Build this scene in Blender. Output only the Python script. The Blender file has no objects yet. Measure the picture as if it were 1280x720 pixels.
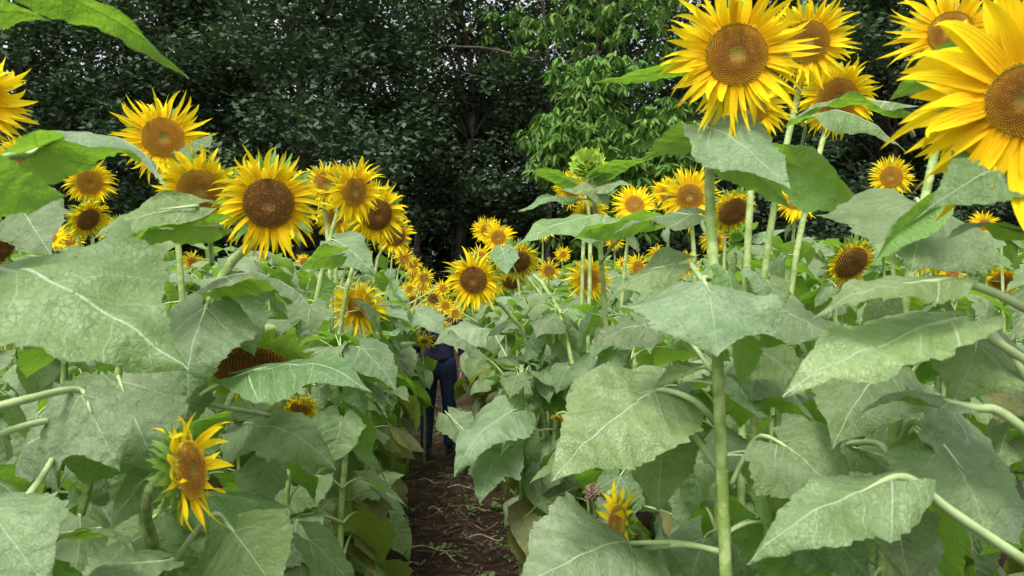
import bpy, math, random
import numpy as np
from mathutils import Vector, Matrix
C = bpy.context.scene.collection
F = 1004.0
CH = 1.45
rnd = random.Random(7)
R = math.radians

def at(px, py, d):
    return Vector(((px - 640) / F * d, d, CH - (py - 360) / F * d))
def proj(p):
    d = max(p[1], .05)
    return 640 + p[0] / d * F, 360 - (p[2] - CH) / d * F, d
def path_x(d):
    return .12 - .10 * d

# ------------------------------------------------------------------ materials
def new_mat(name):
    m = bpy.data.materials.new(name); m.use_nodes = True
    nt = m.node_tree; nt.nodes.clear()
    return m, nt
class NB:
    def __init__(s, nt): s.nt = nt
    def n(s, t, **kw):
        o = s.nt.nodes.new(t)
        for k, v in kw.items(): setattr(o, k, v)
        return o
    def l(s, a, b): s.nt.links.new(a, b)
    def m(s, op, a, b=None, c=None, clamp=False):
        o = s.n('ShaderNodeMath', operation=op); o.use_clamp = clamp
        for i, v in enumerate((a, b, c)):
            if v is None: continue
            if isinstance(v, (int, float)): o.inputs[i].default_value = v
            else: s.l(v, o.inputs[i])
        return o.outputs[0]
    def mix(s, f, a, b):
        o = s.n('ShaderNodeMix', data_type='RGBA')
        for i, v in ((0, f), (6, a), (7, b)):
            if isinstance(v, (int, float)): o.inputs[i].default_value = v
            elif isinstance(v, tuple): o.inputs[i].default_value = (*v, 1)
            else: s.l(v, o.inputs[i])
        return o.outputs[2]
    def noise(s, vec, scale, detail=3, rough=.55):
        o = s.n('ShaderNodeTexNoise'); o.inputs['Scale'].default_value = scale
        o.inputs['Detail'].default_value = detail; o.inputs['Roughness'].default_value = rough
        if vec is not None: s.l(vec, o.inputs['Vector'])
        return o.outputs['Fac']
    def ramp(s, f, pts):
        o = s.n('ShaderNodeValToRGB'); s.l(f, o.inputs[0])
        e = o.color_ramp.elements
        while len(e) < len(pts): e.new(.5)
        for i, (p, c) in enumerate(pts):
            e[i].position = p; e[i].color = (*c, 1)
        return o.outputs[0]
    def sstep(s, v, a, b):
        o = s.n('ShaderNodeMapRange', interpolation_type='SMOOTHSTEP')
        s.l(v, o.inputs[0]); o.inputs[1].default_value = a; o.inputs[2].default_value = b
        return o.outputs[0]
    def bump(s, h, st, dist):
        o = s.n('ShaderNodeBump'); o.inputs['Strength'].default_value = st; o.inputs['Distance'].default_value = dist
        s.l(h, o.inputs['Height']); return o.outputs[0]
    def pbr(s, col, rough=.6, spec=.4, normal=None, trans=None, tw=.3):
        p = s.n('ShaderNodeBsdfPrincipled')
        if isinstance(col, tuple): p.inputs['Base Color'].default_value = (*col, 1)
        else: s.l(col, p.inputs['Base Color'])
        p.inputs['Roughness'].default_value = rough
        p.inputs['Specular IOR Level'].default_value = spec
        if normal: s.l(normal, p.inputs['Normal'])
        out = s.n('ShaderNodeOutputMaterial')
        if trans is None:
            s.l(p.outputs[0], out.inputs[0]); return
        t = s.n('ShaderNodeBsdfTranslucent')
        if isinstance(trans, tuple): t.inputs[0].default_value = (*trans, 1)
        else: s.l(trans, t.inputs[0])
        if normal: s.l(normal, t.inputs['Normal'])
        mx = s.n('ShaderNodeMixShader')
        mx.inputs[0].default_value = tw
        s.l(p.outputs[0], mx.inputs[1]); s.l(t.outputs[0], mx.inputs[2]); s.l(mx.outputs[0], out.inputs[0])

def leaf_mat(name, c1, c2, vein, back, trans, age=0.0):
    m, nt = new_mat(name); b = NB(nt)
    uv = b.n('ShaderNodeUVMap'); uv.uv_map = 'UVMap'
    sx = b.n('ShaderNodeSeparateXYZ'); b.l(uv.outputs[0], sx.inputs[0])
    x = b.m('SUBTRACT', sx.outputs[0], .5); y = sx.outputs[1]
    ax = b.m('ABSOLUTE', x)
    info = b.n('ShaderNodeObjectInfo')
    off = b.n('ShaderNodeVectorMath', operation='ADD'); b.l(uv.outputs[0], off.inputs[0])
    cmb = b.n('ShaderNodeCombineXYZ'); b.l(b.m('MULTIPLY', info.outputs['Random'], 37.0), cmb.inputs[2]); b.l(cmb.outputs[0], off.inputs[1])
    V = off.outputs[0]
    # midrib
    wid = b.m('MULTIPLY_ADD', y, -.0055, .0085)
    mid = b.m('SUBTRACT', 1.0, b.sstep(b.m('DIVIDE', ax, wid), .6, 1.3))
    # secondary veins: curved, leaving the midrib forward
    ph = b.m('SUBTRACT', y, b.m('MULTIPLY', ax, .78))
    ph = b.m('ADD', ph, b.m('MULTIPLY', b.m('MULTIPLY', ax, ax), .35))
    ph = b.m('ADD', ph, b.m('MULTIPLY', b.m('SUBTRACT', b.noise(V, 3.5, 2), .5), .22))
    fr = b.m('FRACT', b.m('MULTIPLY', ph, 6.5))
    dd = b.m('ABSOLUTE', b.m('SUBTRACT', fr, .5))
    sec = b.m('SUBTRACT', 1.0, b.sstep(dd, .008, .04))
    sec = b.m('MULTIPLY', sec, b.m('SUBTRACT', 1.0, b.sstep(ax, .1, .42)))
    # the two strong basal side veins
    ba = b.m('ABSOLUTE', b.m('SUBTRACT', y, b.m('MULTIPLY', b.m('POWER', ax, 1.15), 1.15)))
    bas = b.m('SUBTRACT', 1.0, b.sstep(ba, .004, .013))
    bas = b.m('MULTIPLY', bas, b.m('SUBTRACT', 1.0, b.sstep(ax, .12, .34)))
    v = b.m('MAXIMUM', mid, b.m('MAXIMUM', b.m('MULTIPLY', sec, .42), b.m('MULTIPLY', bas, .8)))
    n1 = b.noise(V, 3.2, 4); n2 = b.noise(V, 26, 3, .65)
    col = b.mix(b.sstep(n1, .32, .68), c1, c2)
    rv = b.n('ShaderNodeHueSaturation')
    b.l(b.m('MULTIPLY_ADD', info.outputs['Random'], .55, .66), rv.inputs['Value'])
    b.l(b.m('MULTIPLY_ADD', b.m('FRACT', b.m('MULTIPLY', info.outputs['Random'], 7.31)), .05, .468), rv.inputs['Hue'])
    b.l(b.m('MULTIPLY_ADD', b.m('FRACT', b.m('MULTIPLY', info.outputs['Random'], 13.7)), .45, .75), rv.inputs['Saturation'])
    b.l(col, rv.inputs['Color']); col = rv.outputs[0]
    col = b.mix(b.m('MULTIPLY', b.sstep(n2, .35, .7), .35), col, tuple(k * .55 for k in c1))
    n5 = b.noise(V, 7.5, 4, .7); col = b.mix(b.m('MULTIPLY', b.sstep(n5, .45, .75), .35), col, tuple(k * p for k, p in zip(c1, (.8, .72, .45))))
    col = b.mix(v, col, vein)
    bk = b.mix(b.m('MULTIPLY', v, .8), back, tuple(min(1, k * 1.8) for k in back))
    if age > 0:
        a = b.sstep(b.m('ADD', b.noise(V, 4.5, 4, .7), b.m('MULTIPLY', b.m('MAXIMUM', ax, b.m('SUBTRACT', y, .35)), .35)), .68 - age * .25, .86 - age * .2)
        col = b.mix(b.m('MULTIPLY', a, .85), col, (.20, .16, .045)); 
        a2 = b.sstep(b.noise(V, 9, 4, .7), .66, .70)
        col = b.mix(a2, col, (.09, .05, .02)); bk = b.mix(a2, bk, (.1, .06, .02))
    else:
        vo = b.n('ShaderNodeTexVoronoi'); vo.inputs['Scale'].default_value = 17; b.l(V, vo.inputs['Vector'])
        sp = b.m('MULTIPLY', b.m('LESS_THAN', vo.outputs['Distance'], .11), b.sstep(b.noise(V, 2.3, 1), .46, .55))
        col = b.mix(b.m('MULTIPLY', sp, .8), col, (.05, .045, .02))
    g = b.n('ShaderNodeNewGeometry')
    base = b.mix(g.outputs['Backfacing'], col, bk)
    h = b.m('SUBTRACT', b.m('MULTIPLY', b.m('SINE', b.m('MULTIPLY', fr, math.pi)), .25), b.m('MULTIPLY', v, -.35))
    h = b.m('ADD', h, b.m('MULTIPLY', b.noise(V, 9, 4, .55), 2.0))
    ve = b.n('ShaderNodeTexVoronoi', feature='DISTANCE_TO_EDGE'); ve.inputs['Scale'].default_value = 38
    wv = b.n('ShaderNodeVectorMath', operation='MULTIPLY_ADD'); nz = b.n('ShaderNodeTexNoise'); nz.inputs['Scale'].default_value = 14; b.l(V, nz.inputs['Vector']); b.l(nz.outputs['Color'], wv.inputs[0]); wv.inputs[1].default_value = (.06, .06, 0); b.l(V, wv.inputs[2]); b.l(wv.outputs[0], ve.inputs['Vector'])
    ed = b.sstep(ve.outputs['Distance'], .0, .12)
    h = b.m('ADD', h, b.m('MULTIPLY', ed, .16)); base = b.mix(b.m('MULTIPLY', b.m('SUBTRACT', 1.0, ed), .07), base, vein)
    nrm = b.bump(h, .7, .007)
    tr = b.mix(v, trans, tuple(k * .7 for k in trans))
    b.pbr(base, .5, .55, nrm, tr, .36)
    return m

def simple(name, c1, c2, scale=20, rough=.6, spec=.3, trans=None, tw=.3, bump=0, rand=.0, coord='Object'):
    m, nt = new_mat(name); b = NB(nt)
    tc = b.n('ShaderNodeTexCoord')
    f = b.noise(tc.outputs[coord], scale, 4)
    col = b.mix(b.sstep(f, .35, .65), c1, c2)
    if rand:
        info = b.n('ShaderNodeObjectInfo'); hv = b.n('ShaderNodeHueSaturation')
        b.l(b.m('MULTIPLY_ADD', info.outputs['Random'], rand, 1 - rand / 2), hv.inputs['Value'])
        b.l(col, hv.inputs['Color']); col = hv.outputs[0]
    nrm = b.bump(b.noise(tc.outputs[coord], scale * 3, 4), .6, bump) if bump else None
    b.pbr(col, rough, spec, nrm, trans, tw)
    return m

M = {}
M['leaf'] = leaf_mat('sunflower_leaf', (.140, .232, .080), (.235, .335, .155), (.42, .52, .32), (.15, .29, .06), (.28, .54, .035))
M['old'] = leaf_mat('ageing_leaf', (.16, .22, .09), (.20, .25, .10), (.38, .42, .2), (.16, .24, .05), (.33, .42, .04), age=.8)
M['petiole'] = simple('petiole_green', (.27, .37, .15), (.36, .46, .22), 30, .5, .4)
M['stem'] = simple('stem_green', (.17, .26, .06), (.32, .40, .15), 35, .65, .3, bump=.004)
M['bract'] = simple('bract_green', (.14, .27, .05), (.22, .38, .09), 40, .6, .3, (.25, .45, .05), .25)
M['bud'] = simple('bud_green', (.25, .42, .06), (.42, .55, .08), 60, .6, .3, (.3, .5, .05), .25)

def petal_mat(name, c1, c2, tip):
    m, nt = new_mat(name); b = NB(nt)
    uv = b.n('ShaderNodeUVMap'); uv.uv_map = 'UVMap'
    sx = b.n('ShaderNodeSeparateXYZ'); b.l(uv.outputs[0], sx.inputs[0])
    sc = b.n('ShaderNodeVectorMath', operation='MULTIPLY'); b.l(uv.outputs[0], sc.inputs[0]); sc.inputs[1].default_value = (1, .06, 1)
    col = b.mix(b.sstep(sx.outputs[1], 0, .6), c1, c2)
    tc = b.n('ShaderNodeTexCoord')
    col = b.mix(b.m('MULTIPLY', b.sstep(b.noise(tc.outputs['Object'], 55, 2), .4, .75), .35), col, tip)
    st = b.noise(sc.outputs[0], 9, 2)
    col = b.mix(b.m('MULTIPLY', b.sstep(st, .45, .7), .3), col, tuple(k * .8 for k in c1)); nrm = b.bump(st, .8, .003)
    b.pbr(col, .75, .12, nrm, c2, .38)
    return m
M['petal'] = petal_mat('ray_petal', (.88, .49, .005), (.93, .74, .014), (.86, .55, .006))
def disc_mat(name, pts):
    m, nt = new_mat(name); b = NB(nt)
    uv = b.n('ShaderNodeUVMap'); uv.uv_map = 'UVMap'
    sx = b.n('ShaderNodeSeparateXYZ'); b.l(uv.outputs[0], sx.inputs[0])
    col = b.ramp(sx.outputs[0], pts)
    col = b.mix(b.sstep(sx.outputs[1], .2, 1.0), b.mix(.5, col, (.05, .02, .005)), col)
    tc = b.n('ShaderNodeTexCoord')
    col = b.mix(b.m('MULTIPLY', b.sstep(b.noise(tc.outputs['Object'], 160, 2), .5, .7), .4), col, (.55, .28, .02))
    b.pbr(col, .75, .2)
    return m
M['disc_young'] = disc_mat('disc_young', [(0, (.26, .25, .03)), (.22, (.24, .20, .02)), (.34, (.50, .22, .02)), (.62, (.50, .25, .02)), (.85, (.62, .34, .025)), (1, (.80, .52, .03))])
M['disc_mid'] = disc_mat('disc_mid', [(0, (.36, .38, .06)), (.18, (.32, .26, .04)), (.3, (.34, .16, .02)), (.65, (.42, .21, .022)), (.85, (.60, .34, .027)), (1, (.78, .50, .03))])
M['disc_old'] = disc_mat('disc_old', [(0, (.20, .11, .02)), (.3, (.17, .083, .02)), (.8, (.21, .105, .02)), (1, (.36, .19, .025))])
M['disc_green'] = disc_mat('disc_green', [(0, (.40, .50, .08)), (.4, (.35, .5, .07)), (.8, (.3, .45, .06)), (1, (.45, .55, .05))])
M['dry'] = simple('dried_brown', (.10, .06, .035), (.28, .22, .15), 90, .9, .1)

# ------------------------------------------------------------------ mesh helpers
def mesh_obj(name, verts, faces, mats, parent=None, uvs=None, fmat=None, smooth=True):
    me = bpy.data.meshes.new(name)
    me.from_pydata([tuple(v) for v in verts], [], faces)
    for mm in (mats if isinstance(mats, (list, tuple)) else [mats]): me.materials.append(mm)
    if uvs is not None:
        ul = me.uv_layers.new(name='UVMap')
        vi = np.empty(len(me.loops), dtype=np.int32); me.loops.foreach_get('vertex_index', vi)
        ul.data.foreach_set('uv', np.asarray(uvs, dtype=np.float32)[vi].ravel())
    if fmat is not None: me.polygons.foreach_set('material_index', np.asarray(fmat, dtype=np.int32))
    if smooth: me.polygons.foreach_set('use_smooth', np.ones(len(me.polygons), dtype=bool))
    me.update()
    o = bpy.data.objects.new(name, me); C.objects.link(o)
    if parent: o.parent = parent
    return o
def inst(name, me, parent, mat=None):
    o = bpy.data.objects.new(name, me); C.objects.link(o)
    if parent: o.parent = parent
    if mat is not None: o.matrix_local = mat
    return o
def empty(name, loc, label, cat, group=None):
    if len(label.replace('-', ' ').split()) > 16: print('LONG', len(label.split()), label)
    o = bpy.data.objects.new(name, None); o.empty_display_size = .05; C.objects.link(o)
    o.location = loc; o['label'] = label; o['category'] = cat
    if group: o['group'] = group
    return o
def spline(pts, n):
    P = [Vector(p) for p in pts]; P = [P[0] * 2 - P[1]] + P + [P[-1] * 2 - P[-2]]
    out = []; segs = len(P) - 3
    for i in range(n + 1):
        u = i / n * segs; k = min(int(u), segs - 1); t = u - k
        a, b, c, d = P[k:k + 4]
        out.append(.5 * ((2 * b) + (c - a) * t + (2 * a - 5 * b + 4 * c - d) * t * t + (3 * b - a - 3 * c + d) * t ** 3))
    return out
def tube(pts, radii, sides=8, lump=0, rng=None, flat=None):
    V = []; Fc = []; n = len(pts)
    up = Vector((0, 0, 1)); prev = None
    for i, p in enumerate(pts):
        t = (pts[min(i + 1, n - 1)] - pts[max(i - 1, 0)]).normalized()
        if prev is None:
            a = t.cross(Vector((0, 1, 0)) if abs(t.y) < .8 else up).normalized()
        else:
            a = (prev - t * prev.dot(t)).normalized()
        prev = a; bb = t.cross(a)
        r = radii[i] if hasattr(radii, '__len__') else radii
        for k in range(sides):
            an = 2 * math.pi * k / sides
            rr = r * (1 + (lump * rng.uniform(-1, 1) if lump else 0))
            V.append(p + a * (math.cos(an) * rr) + bb * (math.sin(an) * rr * (flat or 1)))
    for i in range(n - 1):
        for k in range(sides):
            k2 = (k + 1) % sides
            Fc.append((i * sides + k, i * sides + k2, (i + 1) * sides + k2, (i + 1) * sides + k))
    Fc.append(tuple(range(sides - 1, -1, -1))); Fc.append(tuple((n - 1) * sides + k for k in range(sides)))
    return V, Fc

# ------------------------------------------------------------------ leaf blade
WT = ([0, .04, .1, .2, .3, .42, .55, .68, .8, .9, .96, 1.0], [.26, .54, .79, .97, 1.0, .92, .75, .53, .31, .14, .05, .004])
def blade(seed, nu, nv, W=.9, p0=0., droop=.8, fold=.15, wave=.05, quilt=.012, curl=0., sway=0.):
    """unit-length heart-shaped blade: base at the origin, runs along +Y, upper side +Z"""
    r = random.Random(seed)
    ph = [r.uniform(0, 6.28) for _ in range(8)]
    f1, f2 = r.uniform(5, 9), r.uniform(10, 16)
    T = np.linspace(0, 1, nv + 1); T = T ** 1.0
    fine = 60; tt = np.linspace(0, 1, fine + 1)
    th = p0 + droop * tt ** 1.2 + .12 * np.sin(tt * 6 + ph[6])
    Y = np.concatenate([[0], np.cumsum(np.cos(th[:-1]) / fine)]); Z = np.concatenate([[0], np.cumsum(-np.sin(th[:-1]) / fine)])
    verts = []; uvs = []
    asy = r.uniform(-.08, .08); s1 = r.uniform(.85, 1.15)
    for i, t in enumerate(T):
        w = float(np.interp(t, *WT)) * W / 2
        for j in range(nu + 1):
            s = -1 + 2 * j / nu; a = abs(s)
            edge = max(0, (a - .75) / .25)
            tooth = 1
            if nv > 20: tooth = 1 - .085 * edge * (((t * 15 + ph[0]) % 1.0)) * (1 if t < .93 else 0) + .03 * edge * math.sin(t * 47 + ph[1] + s)
            tooth *= 1 + .07 * edge * math.sin(t * 11 + ph[5] + 2 * s) + .04 * edge * math.sin(t * 23 + ph[4] * s)
            if 20 >= nv > 10: tooth = 1 - .05 * edge * ((i % 2))
            x = s * w * tooth * (1 + asy * (1 if s > 0 else -1))
            y = t - .29 * a ** 1.5 * (1 - t) ** 5 * s1
            phs = (y - .78 * abs(x) + .35 * x * x) * 6.5
            q = quilt * abs(math.sin(phs * math.pi)) * min(1, abs(x) * 12) * (1 - t * .4)
            q += quilt * 1.7 * math.sin(x * 17 + 3 * math.sin(y * 5 + ph[1]) + ph[2]) * math.sin(y * 13 + 2 * math.sin(x * 7) + ph[3])
            z = q * .55 - fold * abs(x) + curl * x * x * 4
            sg = 1 if s > 0 else -1
            z += wave * a ** 2 * (math.sin(t * f1 + ph[4 + (sg > 0)]) + .5 * math.sin(t * f2 + ph[2] * sg)) * math.sin(min(1, t * 3 + .25) * math.pi / 2) * (1.15 - t)
            xx = x + sway * t * t
            k = max(0, min(1, y)) * fine; k0 = min(int(k), fine - 1); fr = k - k0
            cy = Y[k0] * (1 - fr) + Y[k0 + 1] * fr; cz = Z[k0] * (1 - fr) + Z[k0 + 1] * fr
            an = th[k0]
            if y < 0: cy += y * math.cos(th[0]); cz += -y * math.sin(th[0])
            verts.append((xx, cy + z * math.sin(an), cz + z * math.cos(an)))
            uvs.append((x + .5, y))
    faces = []
    for i in range(nv):
        for j in range(nu):
            a = i * (nu + 1) + j
            faces.append((a, a + 1, a + nu + 2, a + nu + 1))
    return verts, uvs, faces

# shared leaf units: petiole leaves the stem at the origin along +Y, blade at its end
def leaf_unit(seed, lod):
    r = random.Random(seed * 31 + 5)
    nu, nv = ((20, 40), (10, 14), (4, 7))[lod]
    e0 = r.uniform(.35, .95); e1 = r.uniform(-.5, .3); PL = r.uniform(.38, .62)
    n = (10, 6, 3)[lod]; p = Vector((0, 0, 0)); pts = [p.copy()]
    for i in range(n):
        e = e0 + (e1 - e0) * (i / n) ** 1.5
        p = p + Vector((0, math.cos(e), math.sin(e))) * (PL / n); pts.append(p.copy())
    p0 = -e1 + r.uniform(.05, .6); dr = r.uniform(.25, 1.25)
    V, U, Fc = blade(seed, nu, nv, r.uniform(.80, 1.0), p0, dr, r.uniform(-.12, .45), r.uniform(.03, .085), r.uniform(.008, .016), r.uniform(-.25, .25), r.uniform(-.1, .1))
    roll = Matrix.Rotation(r.uniform(-.35, .35), 4, 'Y')
    V = [tuple(pts[-1] + (roll @ Vector(v))) for v in V]
    tv, tf = tube(pts, [.021 - .008 * i / n for i in range(n + 1)], (8, 6, 3)[lod])
    return V, U, Fc, tv, tf
UN = {}; NV_ = 16
for lod in range(3):
    for k in range(NV_):
        V, U, Fc, tv, tf = leaf_unit(k, lod)
        UN[(lod, k, 'raw')] = (V, U, Fc, tv, tf)
        for mk in ('leaf', 'old'):
            me = bpy.data.meshes.new('leaf'); 
            if lod < 2:
                o = mesh_obj('leaf', V, Fc, M[mk], uvs=U); UN[(lod, k, mk)] = o.data
                bpy.data.objects.remove(o)
            nV = len(V)
            VV = V + [tuple(v) for v in tv]; FF = Fc + [tuple(i + nV for i in f) for f in tf]
            UU = U + [(.5, .2)] * len(tv)
            o = mesh_obj('leaf', VV, FF, [M[mk], M['petiole']], uvs=UU, fmat=[0] * len(Fc) + [1] * len(tf))
            UN[(lod, k, mk + '_full')] = o.data; bpy.data.objects.remove(o)
        o = mesh_obj('petiole', tv, tf, M['petiole']); UN[(lod, k, 'pet')] = o.data; bpy.data.objects.remove(o)

# ------------------------------------------------------------------ flower head
PW = ([0, .12, .35, .6, .8, .93, 1], [.65, .9, 1, .76, .44, .17, .01])
def head_mesh(seed, Ro, Rd, kind, g, quality):
    r = random.Random(seed * 77 + 3)
    # petals
    V = []; U = []; Fc = []
    nseg = (9, 6, 4)[quality]
    nP = int(r.uniform(44, 54) * (1.0 if kind != 'bud' else .8))
    rows = [(nP, 1.0, -.05), (int(nP * .7), .88, .22)]
    if quality == 2: rows = [(26, 1.0, .0), (10, .85, .2)]
    if kind == 'bud': rows = [(30, 1.15, .1), (14, .8, .5)]
    if kind == 'seed': rows = [(9, .7, -.2)]
    if kind == 'sparse': rows = [(17, 1.0, .15), (8, .8, .45)]
    Lp = Ro - Rd * .92
    for cnt, ls, el in rows:
        for i in range(cnt):
            a = 2 * math.pi * (i + r.uniform(-.3, .3)) / cnt
            if r.random() < .05: continue
            L = Lp * ls * r.uniform(.72, 1.22); w = r.uniform(.0044, .0082) * Ro / .13 * (1.45 if kind == 'sparse' else (.9 if kind != 'wide' else 1.5))
            e0 = el + r.gauss(0, .26); cu = r.gauss(.05, .8); sb = r.gauss(0, .55); tw = r.gauss(0, .9)
            if r.random() < .2: cu += r.choice((-1.6, 1.6)); 
            p = Vector((math.cos(a), math.sin(a), 0)) * Rd * .93; p.z = r.uniform(-.004, .002)
            b0 = len(V)
            for s in range(nseg + 1):
                t = s / nseg
                e = e0 + cu * t * t; aa = a + sb * t * t
                d = Vector((math.cos(aa) * math.cos(e), math.sin(aa) * math.cos(e), math.sin(e)))
                d = d + Vector((0, -g * t * 1.5, -.0)); d.normalize()
                side = d.cross(Vector((0, 0, 1)));
                if side.length < .05: side = Vector((-math.sin(aa), math.cos(aa), 0))
                side.normalize(); nn = side.cross(d).normalized()
                sd = side * math.cos(tw * t) + nn * math.sin(tw * t); nn2 = sd.cross(d).normalized()
                ww = w * float(np.interp(t, *PW))
                for q, xx in enumerate((-1, 0, 1)):
                    V.append(p + sd * (xx * ww) + nn2 * ((-.32 if xx == 0 else .0) * ww)); U.append((xx * .5 + .5 + i * 1.7, t))
                p = p + d * (L / nseg)
            for s in range(nseg):
                for q in range(2):
                    k = b0 + s * 3 + q; Fc.append((k, k + 1, k + 4, k + 3))
    petals = (V, U, Fc)
    # disc
    V = []; U = []; Fc = []
    rings = 8 if quality < 2 else 4; seg = 32 if quality < 2 else 16
    dome = .16 if kind != 'old' else .24
    def hz(q): return Rd * dome * (1 - q * q) - Rd * .10 * math.exp(-(q / .25) ** 2) + Rd * .03
    V.append(Vector((0, 0, hz(0)))); U.append((0, .1))
    for i in range(1, rings + 1):
        q = i / rings
        for k in range(seg):
            an = 2 * math.pi * k / seg
            V.append(Vector((math.cos(an) * Rd * q, math.sin(an) * Rd * q, hz(q)))); U.append((q, .1))
    for k in range(seg):
        Fc.append((0, 1 + k, 1 + (k + 1) % seg))
    for i in range(rings - 1):
        for k in range(seg):
            a0 = 1 + i * seg; k2 = (k + 1) % seg
            Fc.append((a0 + k, a0 + seg + k, a0 + seg + k2, a0 + k2))
    NF = (620, 240, 60)[quality]
    for i in range(NF):
        q = math.sqrt((i + .5) / NF); an = i * 2.399963
        q = min(1.03, q * 1.02)
        c = Vector((math.cos(an) * Rd * q, math.sin(an) * Rd * q, hz(q) - .0006)); s = Rd * 1.25 / math.sqrt(NF)
        h = s * (1.1 + 1.3 * q) * r.uniform(.7, 1.3) * (.55 if q < .3 else 1) * (2.6 if kind == 'bud' else 1)
        out = Vector((math.cos(an), math.sin(an), 0)); ta = Vector((-out.y, out.x, 0))
        tip = c + Vector((0, 0, h)) + out * (s * (q - .35) * .9)
        k = len(V)
        V += [c + out * s * .7, c + ta * s * .7, c - out * s * .7, c - ta * s * .7, tip]
        U += [(q, .35)] * 4 + [(q, 1.0)]
        Fc += [(k, k + 1, k + 4), (k + 1, k + 2, k + 4), (k + 2, k + 3, k + 4), (k + 3, k, k + 4)]
    disc = (V, U, Fc)
    # green involucre: dish + bracts
    V = []; Fc = []
    prof = [(0.012 * Ro / .13, -.028 * Ro / .13), (.45 * Rd, -.024 * Ro / .13), (.85 * Rd, -.013 * Ro / .13), (1.02 * Rd, -.002), (.97 * Rd, .004)]
    sg = 20
    for rr, zz in prof:
        for k in range(sg):
            an = 2 * math.pi * k / sg; V.append(Vector((math.cos(an) * rr, math.sin(an) * rr, zz)))
    for i in range(len(prof) - 1):
        for k in range(sg):
            k2 = (k + 1) % sg; Fc.append((i * sg + k, i * sg + k2, (i + 1) * sg + k2, (i + 1) * sg + k))
    nb = 22 if quality < 2 else 12
    for row in range(5 if kind == 'bud' else (3 if kind == 'seed' else (2 if quality < 2 else 1))):
        for i in range(nb):
            a = 2 * math.pi * (i + .5 * row + r.uniform(-.2, .2)) / nb
            L = Ro * r.uniform(.28, .42) * (1.35 if kind in ('old', 'bud', 'seed') else 1); w = Rd * .15 * r.uniform(.8, 1.2)
            p = Vector((math.cos(a), math.sin(a), 0)) * Rd * (.9 if row else .98); p.z = -.010 * Ro / .13 * (1 + row)
            if kind == 'bud': p = Vector((math.cos(a), math.sin(a), 0)) * Rd * (1.02 - .2 * row); p.z = .003 + .004 * row; w *= 1.3; L *= .75
            if kind == 'seed' and row == 2: p = Vector((math.cos(a), math.sin(a), 0)) * Rd * 1.0; p.z = .001; L *= 1.2; w *= 1.3
            e0 = r.uniform(-.2, .25) + (.5 + .1 * row if kind == 'bud' else 0); cu = r.uniform(-1.1, .5) + (.9 if kind == 'bud' else 0)
            b0 = len(V)
            for s in range(5):
                t = s / 4; e = e0 + cu * t; d = Vector((math.cos(a) * math.cos(e), math.sin(a) * math.cos(e), math.sin(e)))
                side = Vector((-math.sin(a), math.cos(a), 0)); ww = w * (1, 1.05, .8, .42, .03)[s]
                V += [p - side * ww, p + side * ww]; p = p + d * (L / 4)
            for s in range(4):
                k = b0 + s * 2; Fc.append((k, k + 1, k + 3, k + 2))
    return petals, disc, (V, Fc)

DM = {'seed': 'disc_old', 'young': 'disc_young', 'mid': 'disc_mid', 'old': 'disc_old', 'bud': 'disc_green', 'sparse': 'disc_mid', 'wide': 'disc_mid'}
HC = {}
def make_head(plant, P, yaw, pitch, Ro, Rd, kind, g, quality, seed, roll=None):
    """flower head with its face at P (world), parented to the plant"""
    n = Vector((math.sin(R(yaw)) * math.cos(R(pitch)), -math.cos(R(yaw)) * math.cos(R(pitch)), math.sin(R(pitch))))
    up = Vector((0, 0, 1)); x = up.cross(n); 
    if x.length < .1: x = Vector((1, 0, 0))
    x.normalize(); y = n.cross(x)
    rot = Matrix((x, y, n)).transposed().to_4x4()
    key = None
    if quality == 2:
        key = (kind, seed % 4)
    if key and key in HC:
        pm, dm, bm, ro0 = HC[key]
    else:
        (pv, pu, pf), (dv, du, df), (bv, bf) = head_mesh(seed, Ro, Rd, kind, g, quality)
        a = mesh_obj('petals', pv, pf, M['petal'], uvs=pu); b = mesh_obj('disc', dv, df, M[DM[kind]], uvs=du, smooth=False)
        c = mesh_obj('bracts', bv, bf, M['bract'] if kind not in ('bud', 'seed') else M['bud'])
        pm, dm, bm, ro0 = a.data, b.data, c.data, Ro
        for o in (a, b, c): bpy.data.objects.remove(o)
        if key: HC[key] = (pm, dm, bm, ro0)
    s = Ro / ro0
    if roll: rot = rot @ Matrix.Rotation(roll, 4, 'Z')
    m = Matrix.Translation(P - plant.location) @ rot @ Matrix.Scale(s, 4)
    h = inst('flower_head', bm, plant, m)       # green back of the head; disc and petals sit on it
    inst('disc', dm, h); inst('petals', pm, h)
    return n

# protected circles: auto leaves nearer than these must not cover them  (px, py, r, d)
GUARD = []
def blocked(c, rad):
    px, py, d = proj(c); rr = rad * F / d * .72
    for gx, gy, gr, gd in GUARD:
        if d < gd - .02 and (px - gx) ** 2 + (py - gy) ** 2 < (gr + rr) ** 2: return True
    # the path and the person at its end stay open
    if d < 6.9 and abs(px - 548) < 13 + rr * .25 and 425 < py < 570: return True
    if py > 560 and d < 7:
        lo = 514 - (py - 560) * .10; hi = 632 + (py - 560) * .16
        if lo - rr * .2 < px < hi + rr * .15: return True
    return False

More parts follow.
